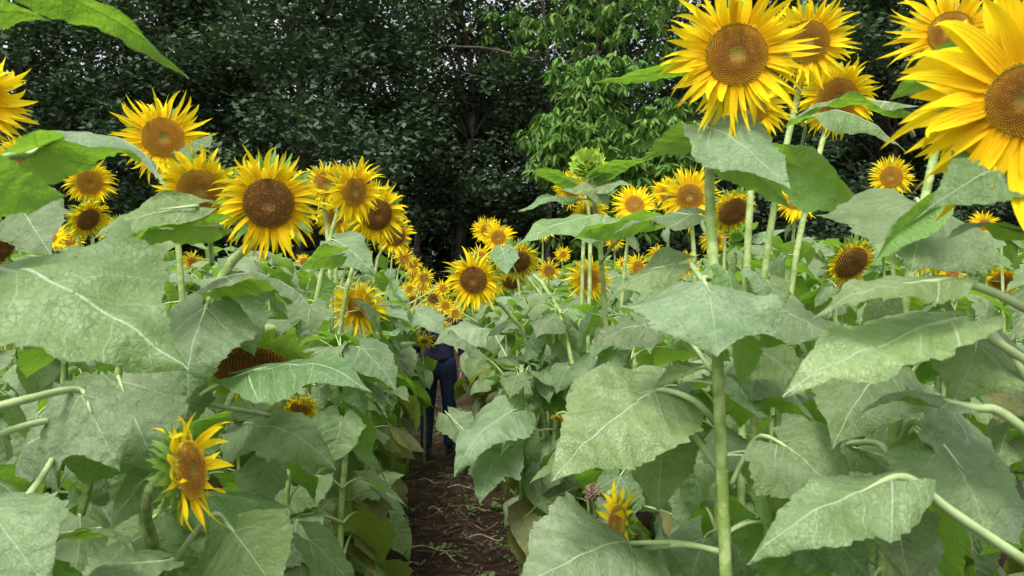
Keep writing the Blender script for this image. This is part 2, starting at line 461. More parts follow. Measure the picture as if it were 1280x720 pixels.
def add_leaf(plant, pos, azi, size, d, rng, old=False, tilt=0.):
    k = rng.randrange(NV_); mk = 'old' if old else 'leaf'
    lod = 0 if d < 3.0 else (1 if d < 6 else 2)
    m = Matrix.Translation(pos - plant.location) @ Matrix.Rotation(azi, 4, 'Z') @ Matrix.Rotation(tilt, 4, 'X') @ Matrix.Diagonal((size * rng.choice((-1, 1)), size, size, 1))
    if m.determinant() < 0:      # keep faces the right way round: no mirrored copies
        m = m @ Matrix.Diagonal((-1, 1, 1, 1))
    if d < 4.2:
        o = inst('leaf', UN[(lod, k, mk)], plant, m); inst('petiole', UN[(lod, k, 'pet')], o)
    else:
        inst('leaf', UN[(lod, k, mk + '_full')], plant, m)

def stem_obj(plant, pts, r0, r1, d, rng):
    n = 26 if d < 3 else 12
    sp = spline([p - plant.location for p in pts], n)
    V, Fc = tube(sp, [r0 + (r1 - r0) * (i / n) ** 1.3 for i in range(n + 1)], 12 if d < 2 else (8 if d < 5 else 5))
    if d < 2.3:
        hr = random.Random(int(d * 1000)); nn = len(V)
        for q in range(1500 if d < 1.7 else 800):
            f = hr.random() * (n - 1); i = int(f); a = sp[i].lerp(sp[i + 1], f - i); an = hr.uniform(0, 6.28)
            t = (sp[i + 1] - sp[i]).normalized(); u = t.orthogonal().normalized(); u = u * math.cos(an) + t.cross(u) * math.sin(an)
            rr = r0 + (r1 - r0) * (f / n) ** 1.3; k = len(V); hl = hr.uniform(.0015, .0045)
            V += [a + u * rr * .97 + t * .0005, a + u * rr * .97 - t * .0005, a + u * (rr + hl) + t * hr.uniform(-.001, .001)]; Fc.append((k, k + 1, k + 2))
    mesh_obj('stem', V, Fc, M['stem'], plant)
    return [p + plant.location for p in sp]

def auto_leaves(plant, sp, zlo, zhi, d, rng, smax=.27, spacing=.085, keepout=True, bias=None):
    z = zlo; az = rng.uniform(0, 6.28); zs = [p.z for p in sp]
    while z < zhi:
        # point on stem
        i = min(range(len(sp)), key=lambda q: abs(sp[q].z - z)); p = Vector(sp[i])
        f = (z - zlo) / max(.01, (zhi - zlo))
        size = smax * (.62 + .38 * math.sin(min(1, f * 1.25) * math.pi)) * rng.uniform(.8, 1.15)
        if f > .8: size *= 1 - (f - .8) * 1.4
        for tr in range(6 if keepout else 1):
            dirv = Vector((-math.sin(az), math.cos(az), 0))
            c = p + dirv * size * .8 + Vector((0, 0, -.05 * size)); c0 = p + dirv * size * .35 + Vector((0, 0, size * .12))
            px, py, dd = proj(c)
            near_bad = (c - Vector((0, 0, CH))).length < .95 or (dd < 1.15 and py < 900)
            if not (keepout and (near_bad or blocked(c, size * .5) or blocked(c0, size * .3))):
                add_leaf(plant, p, az, size, d, rng, old=(z < .8 and rng.random() < .5) or rng.random() < .012, tilt=rng.uniform(-.6, .2) - (.25 if z < .6 else 0))
                break
            az += 1.1
        az += 2.4 + rng.uniform(-.35, .35); z += spacing * rng.uniform(.75, 1.3)

HERO_FEET = []
def flower_plant(spec, idx):
    px, py, D, Dd, yaw, pitch, kind, g, label = spec[:9]; label = label.replace('sunflower plant', 'sunflower')
    kw = spec[9] if len(spec) > 9 else {}
    real = kw.get('real', .255)
    d = kw.get('d', real * F / D); real = D * d / F
    P = at(px, py, d); rng = random.Random(idx * 13 + 1)
    yaw -= math.degrees(math.atan((px - 640) / F)); pitch += .6 * math.degrees(math.atan((py - 360) / F))
    Ro = real / 2; Rd = Dd * d / F / 2
    q = 0 if D > 85 else (1 if D > 38 else 2)
    n = Vector((math.sin(R(yaw)) * math.cos(R(pitch)), -math.cos(R(yaw)) * math.cos(R(pitch)), math.sin(R(pitch))))
    back = P - n * (.024 * Ro / .13)
    nh = Vector((n.x, n.y, 0)); 
    k = max(.35, Ro / .13)
    p1 = back - n * .035 * k
    p2 = p1 - nh * .03 * k - Vector((0, 0, .06 * k))
    if 'via' in kw:
        vx, vy = kw['via'][:2]; vd = kw['via'][2] if len(kw['via']) > 2 else d + .04
        p3 = at(vx, vy, vd)
    else:
        p3 = p2 + Vector((rng.uniform(-.02, .02), rng.uniform(-.01, .03), -.22))
    sl = (p3 - p2) / max(.05, (p2.z - p3.z))
    foot = Vector((p3.x + sl.x * .3 * p3.z, p3.y + sl.y * .2 * p3.z, 0))
    foot.x += kw.get('lean', 0)
    lat = foot.x - path_x(foot.y); sd = -1 if px < 560 else 1
    if d > 2.2 and lat * sd < .47 and abs(lat) < .47:
        sh = sd * (.47 + rng.uniform(0, .1)) - lat; foot.x += sh; p3.x += sh * .75; p2.x += sh * .25
    if 'neck' in kw: p2 = at(*kw['neck'])
    pts = [foot, (foot + p3) / 2 + Vector((rng.uniform(-.015, .015), 0, 0)), p3, p2, p1, back + n * .006]
    if p3.z < .3: pts = [foot, p3, p2, p1, back + n * .006]
    pl = empty(kw.get('name', 'sunflower_plant'), foot, label, 'sunflower', kw.get('group'))
    r1 = (.0056 if D > 60 else .007) * k; r0 = kw.get('r0', .0125) * .86
    sp = stem_obj(pl, pts, r0, r1, d, rng)
    make_head(pl, P, yaw, pitch, Ro, Rd, kind, g, q, kw.get('seed', idx))
    HERO_FEET.append((foot.x, foot.y))
    return pl, sp, d, P, rng

# (px, py, outer, disc, yaw, pitch, kind, gravity, label, options)
FL = [
 # left side
 (204,172,122,50,8,6,'young',.05,'sunflower plant with round green-centred bloom, highest on the left against dark trees',{'via':(222,300,2.25),'d':2.2}),
 (250,238,122,56,-8,-22,'mid',.35,'sunflower plant with nodding brown-disced bloom right below the highest left bloom',{'via':(190,330,1.95),'d':1.9}),
 (336,254,152,62,-6,-8,'old',.55,'sunflower plant with the largest left bloom, dark brown disc and slanting stem',{'via':(262,380,1.72),'r0':.015}),
 (407,230,62,30,10,4,'young',.1,'sunflower plant with small orange-disced bloom just right of the largest left bloom',{'via':(412,330),'real':.2}),
 (443,240,96,36,38,-4,'mid',.25,'sunflower plant with narrow side-turned bloom, second of the cluster left of the dark gap',{'via':(392,400,2.7)}),
 (471,268,88,40,22,-10,'old',.3,'sunflower plant with bristling brown-disced bloom, outermost high one left of the dark gap',{'via':(430,380,2.95)}),
 (494,294,60,27,28,-6,'old',.25,'sunflower plant with brown disc just below and right of the bristling bloom',{}),
 (436,318,62,34,0,-55,'old',.9,'sunflower plant with dark bloom bowed down under the left cluster',{'via':(412,420)}),
 (447,384,86,26,-22,-12,'mid',.3,'sunflower plant with low bloom half covered by a grey leaf, left of the path',{'via':(450,470,3.15)}),
 (505,322,32,13,10,0,'young',.2,'sunflower plant with small yellow bloom at the lower end of the left cluster',{}),
 (516,330,28,11,10,0,'mid',.2,'sunflower plant with small yellow bloom, last of the left cluster before the dark gap',{}),
 (27,200,66,34,6,-4,'young',.2,'sunflower plant with orange-disced bloom at the left edge above the bright green leaf',{'real':.22}),
 (112,228,66,30,5,-10,'young',.4,'sunflower plant with upper bloom half hidden by a grey leaf near the left edge',{'via':(118,330)}),
 (110,274,66,30,40,-25,'old',.4,'sunflower plant with dark side-turned disc looking down right, behind grey leaves at left',{}),
 (150,292,52,30,20,-30,'old',.4,'sunflower plant with half-seen dark disc behind the small round yellow bloom at left',{}),
 (174,291,42,16,10,0,'young',.1,'sunflower plant with small round clear-yellow bloom above the pointed green leaf at left',{}),
 (64,298,46,14,-20,30,'young',.1,'sunflower plant with spidery upturned bloom above the huge grey leaf at left',{}),
 (-36,128,150,52,20,-5,'wide',.1,'sunflower plant whose big yellow petals reach in from the left picture edge',{'via':(-50,300,1.6)}),
 (2,306,60,48,60,-20,'old',.1,'sunflower plant with reddish brown disc peeping in at the left picture edge',{'d':1.9,'via':(-60,400,1.9)}),
 (207,282,40,16,0,0,'young',.2,'sunflower plant with small yellow bloom showing under the nodding left bloom',{}),
 (240,326,34,12,0,-20,'young',.4,'sunflower plant with low yellow petal tuft under the nodding left bloom',{}),
 (380,327,24,11,0,0,'young',.2,'sunflower plant with tiny orange bloom seen between the largest left bloom and the stems',{}),
 (375,510,60,26,-12,-52,'mid',.9,'sunflower plant with low nodding bloom hanging under a grey leaf, left of the path',{'d':2.3,'via':(360,600,2.35)}),
 (237,588,172,72,63,4,'sparse',.25,'sunflower plant with sparse bright bloom turned side-on, lowest large bloom at left',{'via':(196,720,1.5),'real':.22,'seed':4}),
 (4,427,34,14,10,0,'young',.1,'sunflower plant with small yellow bloom low at the left picture edge',{}),
 # the blooms at the far end of the path
 (530,347,30,12,0,-5,'mid',.2,'far sunflower plant with topmost bloom of the left bunch at the path end',{'d':5.9,'via':(500,480,5.9)}),
 (542,373,34,14,0,-15,'old',.3,'far sunflower plant with dark-disced bloom at the path end, above the person',{'d':6.5}),
 (518,376,32,14,-10,-20,'old',.3,'far sunflower plant with dark-disced bloom, left of a close pair at the path end',{'d':6.7}),
 (527,357,28,9,0,0,'young',.1,'far sunflower plant with yellow bloom tucked under the topmost of the path-end bunch',{'d':6.7}),
 (536,391,32,10,0,-10,'young',.3,'far sunflower plant with yellow bloom right above the dark bowed head',{'d':6.1}),
 (554,360,28,9,0,10,'young',.1,'far sunflower plant with bloom standing against the dark gap above the person',{'d':6.1}),
 (557,382,30,10,0,0,'young',.2,'far sunflower plant with bloom directly left of the large right-row bloom',{'d':6.4}),
 (569,391,26,9,0,0,'young',.2,'far sunflower plant with bloom touching the lower edge of the large right-row bloom',{'d':6.0}),
 (517,342,24,9,10,0,'young',.1,'far sunflower plant with bloom between the left cluster and the path-end bunch',{}),
 (533,408,36,22,-5,-60,'old',.8,'far sunflower plant with dark bowed head over the person',{'d':6.2,'via':(505,480,6.2)}),
 (531,426,34,9,0,-45,'mid',.9,'far sunflower plant with lowest yellow bloom hanging beside the person in jeans',{'d':6.2}),
 (561,412,28,9,0,0,'young',.1,'far sunflower plant with tiny bloom right of the person',{'d':6.6}),
 (547,402,30,12,0,-20,'mid',.4,'far sunflower plant with bloom right of the dark bowed head, before the person',{'d':6.1}),
 (512,361,26,9,10,0,'young',.2,'far sunflower plant with bloom at the left margin of the path-end bunch',{'d':6.7}),
 (497,306,34,14,15,0,'young',.2,'sunflower plant with small bloom squeezed under the narrow brown-disced one at the dark gap',{}),
 (86,300,40,14,15,10,'young',.2,'sunflower plant with small bloom right beside the spidery upturned one at left',{}),
 (420,270,60,24,0,-20,'mid',.5,'sunflower plant with bloom glimpsed behind the narrow side-turned one',{'d':3.6}),
 # right side
 (704,318,26,9,0,0,'young',.2,'sunflower plant with tiny bloom left of the round one touching the bud stem',{}),
 (822,318,34,12,-10,-10,'mid',.3,'sunflower plant with small bloom under the pair by the straight near stem',{}),
 (768,300,30,10,0,5,'young',.1,'sunflower plant with small bloom low behind the flat-topped orange one',{}),
 (893,300,40,16,10,-20,'mid',.5,'sunflower plant with small bloom just right of the straight near stem, low down',{'d':4.5}),
 (1150,330,36,14,0,-5,'mid',.3,'sunflower plant with small bloom under the big round grey leaf at right',{}),
 (592,350,84,34,-10,-8,'old',.5,'sunflower plant with large dark-disced bloom, first of the right row beside the dark gap',{'via':(636,420,3.2)}),
 (623,297,46,18,0,2,'young',.1,'sunflower plant with orange-disced bloom, right one of the pair highest beside the dark gap',{'via':(628,360)}),
 (608,288,40,15,-10,5,'young',.1,'sunflower plant with orange-disced bloom, left one of the pair highest beside the dark gap',{}),
 (601,320,36,12,0,10,'young',.1,'sunflower plant with small bloom peeping over the large first bloom of the right row',{'d':3.9}),
 (646,326,66,34,5,-35,'old',.7,'sunflower plant with dark bowed bloom behind the small upright grey leaf',{'via':(670,400,3.1),'d':3.2}),
 (640,352,40,24,0,-45,'old',.5,'sunflower plant with dark underside bloom just below the bowed one in the right row',{}),
 (679,289,34,12,0,35,'young',.0,'sunflower plant with flat yellow upturned bloom left of the long grey leaf',{}),
 (686,338,38,15,0,-10,'mid',.3,'sunflower plant with small dark-eyed bloom between the bowed bloom and the tall bud stem',{}),
 (736,349,66,26,12,-8,'mid',.5,'sunflower plant with round bloom touching the tall stem of the opening bud',{'via':(732,440,3.8)}),
 (714,236,56,22,-30,-20,'young',.4,'sunflower plant with orange side-turned bloom just under the green opening bud',{'d':3.6,'via':(716,300,3.6)}),
 (737,266,58,18,20,-30,'young',.5,'sunflower plant with yellow bloom behind the tall bud stem',{'d':3.7,'via':(728,340,3.7)}),
 (735,207,54,34,-10,28,'bud',.0,'tall sunflower plant ending in a green opening bud with pointed leaves around it',{'d':2.6,'via':(752,330,2.6),'real':.17}),
 (793,256,66,24,10,25,'young',.0,'sunflower plant with flat-topped orange bloom right of the green opening bud',{'via':(780,340)}),
 (862,246,84,32,0,-2,'mid',.15,'sunflower plant with bloom just left of the tall near stem, larger of two touching',{'via':(868,330)}),
 (834,242,50,18,-10,0,'young',.1,'sunflower plant with small bloom just left of the larger one by the near stem',{}),
 (916,264,66,38,30,-30,'old',.6,'sunflower plant with dark bowed bloom half hidden behind tall pale stems at right',{}),
 (997,252,56,20,6,0,'young',.2,'sunflower plant with round bloom with green centre, low between the right-hand stems',{'real':.22}),
 (1114,221,58,26,-4,4,'young',.1,'sunflower plant with small neat orange-disced bloom standing alone before dark trees at right',{'real':.2,'d':3.2}),
 (921,68,206,76,12,4,'mid',.18,'sunflower plant with big fully open bloom at upper right on a straight stem',{'neck':(887,175,1.41),'via':(897,450,1.34),'lean':.10,'real':.27,'r0':.0135,'seed':11}),
 (1010,52,124,52,8,-2,'mid',.2,'sunflower plant with tall bloom right behind the big fully open bloom',{'via':(957,330,2.05)}),
 (938,135,112,40,-12,-10,'young',.5,'sunflower plant with bloom mostly hidden below the big fully open bloom',{'d':1.95,'via':(934,320,1.95)}),
 (1047,122,108,50,18,-12,'mid',.35,'sunflower plant with ragged bloom lower right of the tall pair above a twisted leaf',{'via':(990,350,2.2)}),
 (1188,40,158,52,-2,14,'mid',.1,'sunflower plant with bloom cut by the top edge, behind the huge right-edge bloom',{'via':(1125,420,1.55)}),
 (1284,125,332,92,-8,-4,'wide',.3,'sunflower plant with huge nearest bloom cut by the right picture edge',{'d':.9,'via':(1330,420,.95),'seed':5}),
 (1230,281,40,14,20,0,'young',.3,'sunflower plant with small bloom under the hanging petals of the huge right-edge bloom',{}),
 (1176,322,52,22,15,-30,'old',.4,'sunflower plant with half-seen bloom between the big round leaf and the right edge',{}),
 (1190,342,36,14,10,0,'young',.2,'sunflower plant with small orange bloom below the half-seen one at far right',{'real':.2}),
 (1253,352,48,24,-5,-25,'mid',.5,'sunflower plant with low brown-disced bloom at the right picture edge',{}),
 (1064,328,70,44,40,-30,'old',.2,'sunflower plant with dark side-turned disc behind a hanging grey leaf at right',{}),
 (1003,385,24,9,0,0,'young',.2,'sunflower plant with small yellow bloom glimpsed between stems right of the straight near stem',{}),
 (797,333,38,12,30,0,'young',.2,'sunflower plant with small side-turned bloom right of the tall bud stem',{}),
 (779,330,24,9,0,10,'young',.1,'sunflower plant with tiny yellow bloom touching the tall bud stem from the right',{}),
 (858,333,42,14,20,-20,'young',.4,'sunflower plant with low orange bloom left of the straight near stem',{}),
 (771,655,112,46,-68,5,'sparse',.25,'sunflower plant with narrow side-on bloom at the bottom right of the path',{'d':1.5,'via':(800,780,1.52),'r0':.009,'seed':21}),
 (697,522,22,9,-20,-60,'mid',.9,'sunflower plant with little yellow tuft hanging inside the right-hand leaves beside the path',{'d':2.9,'r0':.008}),
]
PL = []
for i, s in enumerate(FL):
    PL.append((s, *flower_plant(s, i)))
    d = PL[-1][3]; GUARD.append((s[0], s[1], s[2] * .40, d))
def find(px, py):
    return min(PL, key=lambda q: (q[0][0] - px) ** 2 + (q[0][1] - py) ** 2)

# drooping seed head seen from above its back, and a dried one
def seed_head_plant():
    d = 1.9; P = at(314, 460, d)
    foot = Vector((at(330, 600, d + .1).x, d + .12, 0)); rng = random.Random(5)
    pl = empty('sunflower_plant', foot, 'sunflower plant with heavy bowed seed head ringed by green bracts, low at left', 'sunflower')
    n = Vector((.05, -.62, -.72)).normalized(); yaw = math.degrees(math.atan2(n.x, -n.y)); pitch = math.degrees(math.asin(n.z))
    back = P - n * .03
    pts = [foot, foot + Vector((-.01, 0, .7)), at(352, 470, d + .09), at(345, 418, d + .05), at(328, 415, d), back]
    sp = stem_obj(pl, pts, .014, .011, d, rng)
    make_head(pl, P, yaw, pitch, .135, .092, 'seed', .5, 0, 91)
    HERO_FEET.append((foot.x, foot.y)); GUARD.append((312, 455, 48, d))
    PL.append(((312, 452, 110), pl, sp, d, P, rng))
seed_head_plant()
def dried_plant():
    d = 1.62; P = at(741, 615, d); foot = Vector((at(765, 720, d + .05).x, d + .1, 0)); rng = random.Random(6)
    pl = empty('sunflower_plant', foot, 'spent sunflower plant with a small dried brown head above the side-on bloom', 'sunflower')
    pts = [foot, foot + Vector((0, 0, .55)), at(768, 640, d + .03), at(758, 622, d + .01), P + Vector((.012, 0, 0))]
    stem_obj(pl, pts, .008, .004, d, rng)
    V = []; Fc = []; r = random.Random(2)
    for i in range(130):
        z = 1 - 2 * (i + .5) / 130; q = math.sqrt(1 - z * z); a = i * 2.4
        nn = Vector((q * math.cos(a), q * math.sin(a), z)); c = nn * .013; t = nn.orthogonal().normalized(); b2 = nn.cross(t)
        k = len(V); s = .0035
        V += [c + t * s, c + b2 * s, c - t * s, c - b2 * s, c + nn * r.uniform(.002, .009) + t * r.uniform(-.004, .004)]
        Fc += [(k, k + 1, k + 4), (k + 1, k + 2, k + 4), (k + 2, k + 3, k + 4), (k + 3, k, k + 4), (k + 3, k + 2, k + 1, k)]
    o = mesh_obj('flower_head', V, Fc, M['dry'], pl, smooth=False); o.location = P - foot
    HERO_FEET.append((foot.x, foot.y)); GUARD.append((741, 615, 22, d))
dried_plant()

# ------------------------------------------------------------------ leaves placed one by one
def hleaf(own, stem, base, tip, W=.85, n=(0, -.6, .8), droop=.7, fold=.15, wave=.05, seed=0, mat='leaf', petr=.0055, arch=.02, curl=0., quilt=.012, mid=None):
    """own: plant record; stem/base/tip: points; n: direction the upper side looks to"""
    s, pl, sp = own[0], own[1], own[2]
    S, B, T = Vector(stem) if not isinstance(stem, tuple) else at(*stem), at(*base), at(*tip)
    V, U, Fc = blade(seed + 200, 24, 48, W * 1.05, 0., droop * 1.3, fold, wave * 1.5, quilt * 1.2, curl)
    tl = Vector(V[-12]); L = (T - B).length / tl.length
    a = tl.normalized(); c = (T - B).normalized(); q = a.rotation_difference(c).to_matrix()
    # local normal of the chord
    nl = Vector((1, 0, 0)).cross(a).normalized(); nw = q @ nl
    N = Vector(n); N = (N - c * N.dot(c)).normalized()
    ang = math.atan2(c.dot(nw.cross(N)), nw.dot(N))
    rot = Matrix.Rotation(ang, 3, c) @ q
    VV = [(rot @ (Vector(v) * L)) for v in V]
    o = mesh_obj('leaf', VV, Fc, M[mat], pl, uvs=U); o.location = B - pl.location
    dirb = (rot @ Vector((0, 1, 0))).normalized()
    nup = (rot @ Vector((0, 0, 1))).normalized()
    m = S.lerp(B, .5) + Vector((0, 0, arch)) if mid is None else at(*mid)
    pts = spline([S - B, m - B, Vector((0, 0, 0)) - dirb * .022 - nup * .002, dirb * .05 - nup * .0035], 18)
    tv, tf = tube(pts, [petr * (1.05 - .35 * i / 18) * (1 if i < 13 else 1 - (i - 12) * .14) for i in range(19)], 8)
    mesh_obj('petiole', tv, tf, M['petiole'], o)
    GUARD.append((*[(base[i] * .5 + tip[i] * .5) for i in range(2)], .3 * W * math.hypot(base[0] - tip[0], base[1] - tip[1]), max(base[2], tip[2])))

def extra_plant(px, py, d, ztop, label, r0=.014, lean=0, group=None):
    """flowerless leader: stem whose top shows at px,py (or above)"""
    top = at(px, py, d); foot = Vector((top.x + lean, d + .03, 0)); rng = random.Random(int(px))
    pl = empty('sunflower_plant', foot, label, 'sunflower', group)
    sp = stem_obj(pl, [foot, foot.lerp(top, .5), top, top + Vector((0, 0, .02))], r0, .007, d, rng)
    HERO_FEET.append((foot.x, foot.y))
    rec = ((px, py, 40), pl, sp, d, top, rng); PL.append(rec)
    return rec

EL = extra_plant(-70, 40, .85, 0, 'sunflower plant at the left edge holding the huge grey leaf', lean=.03)
EL2 = extra_plant(-45, 470, 1.1, 0, 'sunflower plant at the lower left edge with long pale leaf stalks reaching in', r0=.016)
EL3 = extra_plant(180, 560, 1.45, 0, 'leafy sunflower plant standing just left of the lowest large bloom at left', r0=.012)
ER = extra_plant(1300, 300, 1.0, 0, 'sunflower plant at the right edge with long grey leaves pointing into the field', r0=.016)
ER2 = extra_plant(1120, 470, 1.25, 0, 'thick-stemmed leafy sunflower plant low at right under the grey leaves', r0=.015)
R1 = find(921, 68); R6 = find(1272, 125); R5 = find(1188, 40); BUD = find(735, 207); L3 = find(336, 254); R2 = find(1010, 52); R4 = find(1047, 122)
L25 = find(237, 588); R32 = find(771, 655); L2 = find(250, 238); L12 = find(27, 200); L24 = find(312, 452); L1 = find(204, 172); R16 = find(592, 350)
UP = (0, -.35, 1); CAMW = (0, -.8, .6); BK = (.1, .75, .65)
# left
hleaf(EL, (-60, 20, .85), (8, -42, .80), (236, 98, .92), .30, (.1, .42, 1), .25, .55, .03, 1, arch=.01)
hleaf(EL, (-60, 60, .85), (-50, 18, .95), (64, 26, 1.0), .55, (0, .6, .9), .5, .3, .04, 2)
hleaf(EL, (-66, 400, .85), (-8, 342, .92), (236, 462, .82), .78, (.1, -.62, .8), .75, .22, .06, 3, petr=.007, quilt=.02)
hleaf(EL, (-66, 300, .85), (-58, 240, .85), (82, 245, .92), .95, (0, .8, .6), .5, .1, .05, 4)
hleaf(EL2, (-62, 260, 1.1), (48, 184, 1.2), (206, 236, 1.1), .36, (-.2, .35, .95), 1.3, .5, .03, 5, mid=(0, 200, 1.12))
hleaf(L2, (150, 300, 1.9), (232, 258, 1.55), (116, 300, 1.5), .50, CAMW, .7, .2, .06, 6)
hleaf(L2, (265, 330, 1.75), (262, 282, 1.6), (148, 314, 1.45), .42, BK, .5, .3, .03, 7)
hleaf(L12, (10, 330, 3.3), (26, 258, 1.6), (66, 322, 1.5), .8, CAMW, .7, .2, .09, 8)
hleaf(L3, (262, 392, 1.72), (257, 384, 1.64), (236, 500, 1.55), .88, (0, -.9, .35), .7, .35, .06, 9)
hleaf(L3, (262, 400, 1.73), (292, 384, 1.75), (318, 445, 1.72), 1.0, (.2, -.9, .4), .6, .2, .06, 10)
hleaf(L3, (256, 395, 1.74), (282, 346, 1.65), (394, 388, 1.6), .50, (.05, .15, .95), 1.0, .6, .05, 11, mid=(268, 358, 1.7))
hleaf(L2, (170, 345, 1.93), (186, 300, 1.85), (262, 312, 1.75), .6, (0, -.4, .9), .6, .2, .06, 12)
hleaf(L24, (345, 520, 1.95), (312, 464, 1.65), (466, 492, 1.55), .50, (.1, -.5, .85), .8, .3, .04, 13, mid=(250, 500, 1.7))
hleaf(EL2, (-45, 520, 1.1), (102, 494, 1.25), (150, 590, 1.2), .95, (.3, -.8, .5), .9, .3, .09, 14, mid=(30, 500, 1.15), petr=.0065)
hleaf(EL2, (-45, 560, 1.1), (106, 522, 1.35), (30, 590, 1.45), .8, (0, -.8, .6), .8, .2, .07, 15, mid=(40, 530, 1.2))
hleaf(EL3, (182, 600, 1.45), (150, 478, 1.42), (205, 600, 1.35), .85, (.2, -.9, .4), .9, .25, .08, 16)
hleaf(EL2, (5, 660, 1.1), (94, 562, 1.45), (190, 590, 1.5), .7, (0, -.6, .8), .8, .2, .08, 17, mid=(50, 600, 1.2))
hleaf(EL3, (190, 620, 1.45), (196, 586, 1.40), (134, 668, 1.35), .6, (-.1, -.8, .5), .8, .3, .06, 18)
hleaf(L25, (215, 640, 1.52), (246, 608, 1.48), (260, 690, 1.45), .42, (.9, .5, .2), .4, .2, .04, 19)
hleaf(L25, (205, 720, 1.5), (291, 664, 1.5), (352, 748, 1.4), 1.02, (.05, -.75, .65), .6, .1, .06, 20, mid=(262, 645, 1.5))
hleaf(L24, (340, 620, 2.0), (310, 530, 1.9), (420, 588, 1.75), .6, (0, -.6, .8), .9, .3, .07, 21)
hleaf(EL2, (-20, 700, 1.1), (92, 664, 1.2), (172, 702, 1.15), .7, (0, .4, .9), .9, .3, .05, 22, mid=(40, 680, 1.1))
hleaf(EL2, (-45, 680, 1.1), (-12, 640, 1.1), (64, 742, 1.02), .9, (.1, -.7, .7), .6, .1, .06, 23)
hleaf(EL3, (185, 720, 1.45), (200, 700, 1.3), (90, 742, 1.2), .8, UP, .6, .1, .06, 24)
hleaf(L1, (225, 240, 2.2), (236, 180, 2.2), (262, 184, 2.1), .9, CAMW, .4, .1, .05, 25, petr=.003)
hleaf(find(443, 240), (412, 320, 2.7), (418, 300, 2.6), (470, 345, 2.5), .7, CAMW, .8, .3, .06, 26, petr=.004)
hleaf(find(407, 230), (405, 340, 3.0), (420, 318, 2.3), (372, 340, 2.2), .7, BK, .5, .2, .05, 27)
hleaf(find(447, 385), (480, 440, 3.1), (472, 402, 2.8), (440, 372, 2.7), .55, (0, -.7, .7), .4, .2, .05, 28, petr=.004)
# right
hleaf(R1, (884, 130, 1.42), (862, 84, 1.42), (742, 103, 1.5), .30, (0, .35, .95), .2, .3, .02, 31, petr=.004)
hleaf(R1, (884, 175, 1.41), (890, 160, 1.36), (988, 236, 1.25), .72, (-.1, -.75, .65), .5, .12, .03, 32, petr=.004)
hleaf(R1, (884, 190, 1.41), (876, 166, 1.45), (806, 200, 1.5), .62, (-.1, .75, .65), .8, .2, .03, 33, petr=.004)
hleaf(R1, (886, 215, 1.41), (905, 190, 1.5), (990, 262, 1.45), .5, (0, .6, .8), .6, .3, .04, 34, petr=.004)
hleaf(R6, (1262, 200, .95), (1214, 70, 1.02), (1112, 126, 1.08), .66, (-.1, .85, .6), .7, .25, .04, 35)
hleaf(R5, (1142, 170, 1.6), (1108, 127, 1.5), (992, 148, 1.5), .30, (0, .1, 1), .7, .5, .06, 36, petr=.004)
hleaf(R4, (1000, 190, 2.2), (1015, 146, 1.7), (1132, 192, 1.55), .34, (0, -.5, .85), .9, .6, .06, 37, petr=.004)
hleaf(R2, (975, 240, 2.1), (978, 200, 1.8), (1090, 274, 1.65), .52, (.1, .7, .7), .7, .4, .05, 38, petr=.004)
hleaf(R5, (1135, 320, 1.56), (1148, 252, 1.4), (1138, 342, 1.28), 1.45, (0, -.85, .6), .7, .3, .06, 39)
hleaf(R5, (1132, 300, 1.56), (1168, 254, 1.3), (1092, 328, 1.25), .32, (.3, .8, .3), .4, .8, .03, 40)
hleaf(R6, (1285, 260, .95), (1270, 205, .95), (1158, 262, .92), .7, (0, -.8, .55), .5, .1, .04, 41)
hleaf(BUD, (748, 300, 2.6), (756, 270, 2.45), (636, 316, 2.3), .46, (-.1, -.45, .9), .7, .3, .05, 42, petr=.004)
hleaf(BUD, (750, 330, 2.6), (808, 276, 2.2), (712, 304, 2.1), .42, (0, .6, .8), .8, .3, .04, 43, petr=.004)
hleaf(R1, (889, 300, 1.42), (868, 268, 1.5), (768, 292, 1.6), .48, (0, -.35, .95), .7, .2, .04, 44, petr=.0045, mid=(878, 280, 1.45))
hleaf(R1, (893, 380, 1.40), (882, 352, 1.30), (896, 446, 1.18), 1.5, (-.05, -.85, .55), .8, .3, .07, 45)
hleaf(R1, (892, 370, 1.40), (845, 330, 1.55), (760, 380, 1.6), .75, (0, -.5, .9), .8, .2, .08, 145)
hleaf(ER, (1310, 400, 1.0), (1172, 350, .96), (1016, 398, .92), .42, (-.05, -.35, .95), .45, .1, .025, 46, mid=(1240, 365, .98), petr=.006)
hleaf(ER, (1310, 470, 1.0), (1186, 402, .98), (978, 496, .90), .46, (-.15, -.55, .85), .55, .15, .05, 47, mid=(1250, 430, .99), petr=.006, quilt=.016)
hleaf(ER, (1300, 500, 1.0), (1225, 415, 1.05), (1190, 505, 1.0), 1.25, (.05, -.7, .7), .8, .2, .06, 48, mid=(1262, 440, 1.0), petr=.005)
hleaf(ER, (1300, 330, 1.0), (1290, 290, .98), (1180, 300, .95), .5, (0, -.1, 1), .5, .1, .04, 49)
hleaf(R1, (896, 530, 1.38), (818, 490, 1.38), (690, 602, 1.25), .84, (-.25, -.75, .6), .75, .15, .06, 50, mid=(866, 500, 1.35), petr=.006, quilt=.02)
hleaf(R1, (890, 465, 1.40), (808, 406, 1.5), (740, 440, 1.5), .8, (-.1, -.5, .85), .8, .2, .07, 51, mid=(860, 425, 1.45), petr=.004)
hleaf(R1, (900, 590, 1.37), (828, 520, 1.45), (822, 640, 1.40), .9, (-.1, -.9, .4), .6, .2, .06, 52)
hleaf(R1, (912, 610, 1.34), (972, 552, 1.22), (1066, 640, 1.12), 1.05, (-.05, -.75, .7), .6, .15, .05, 53, mid=(940, 556, 1.3), petr=.0045)
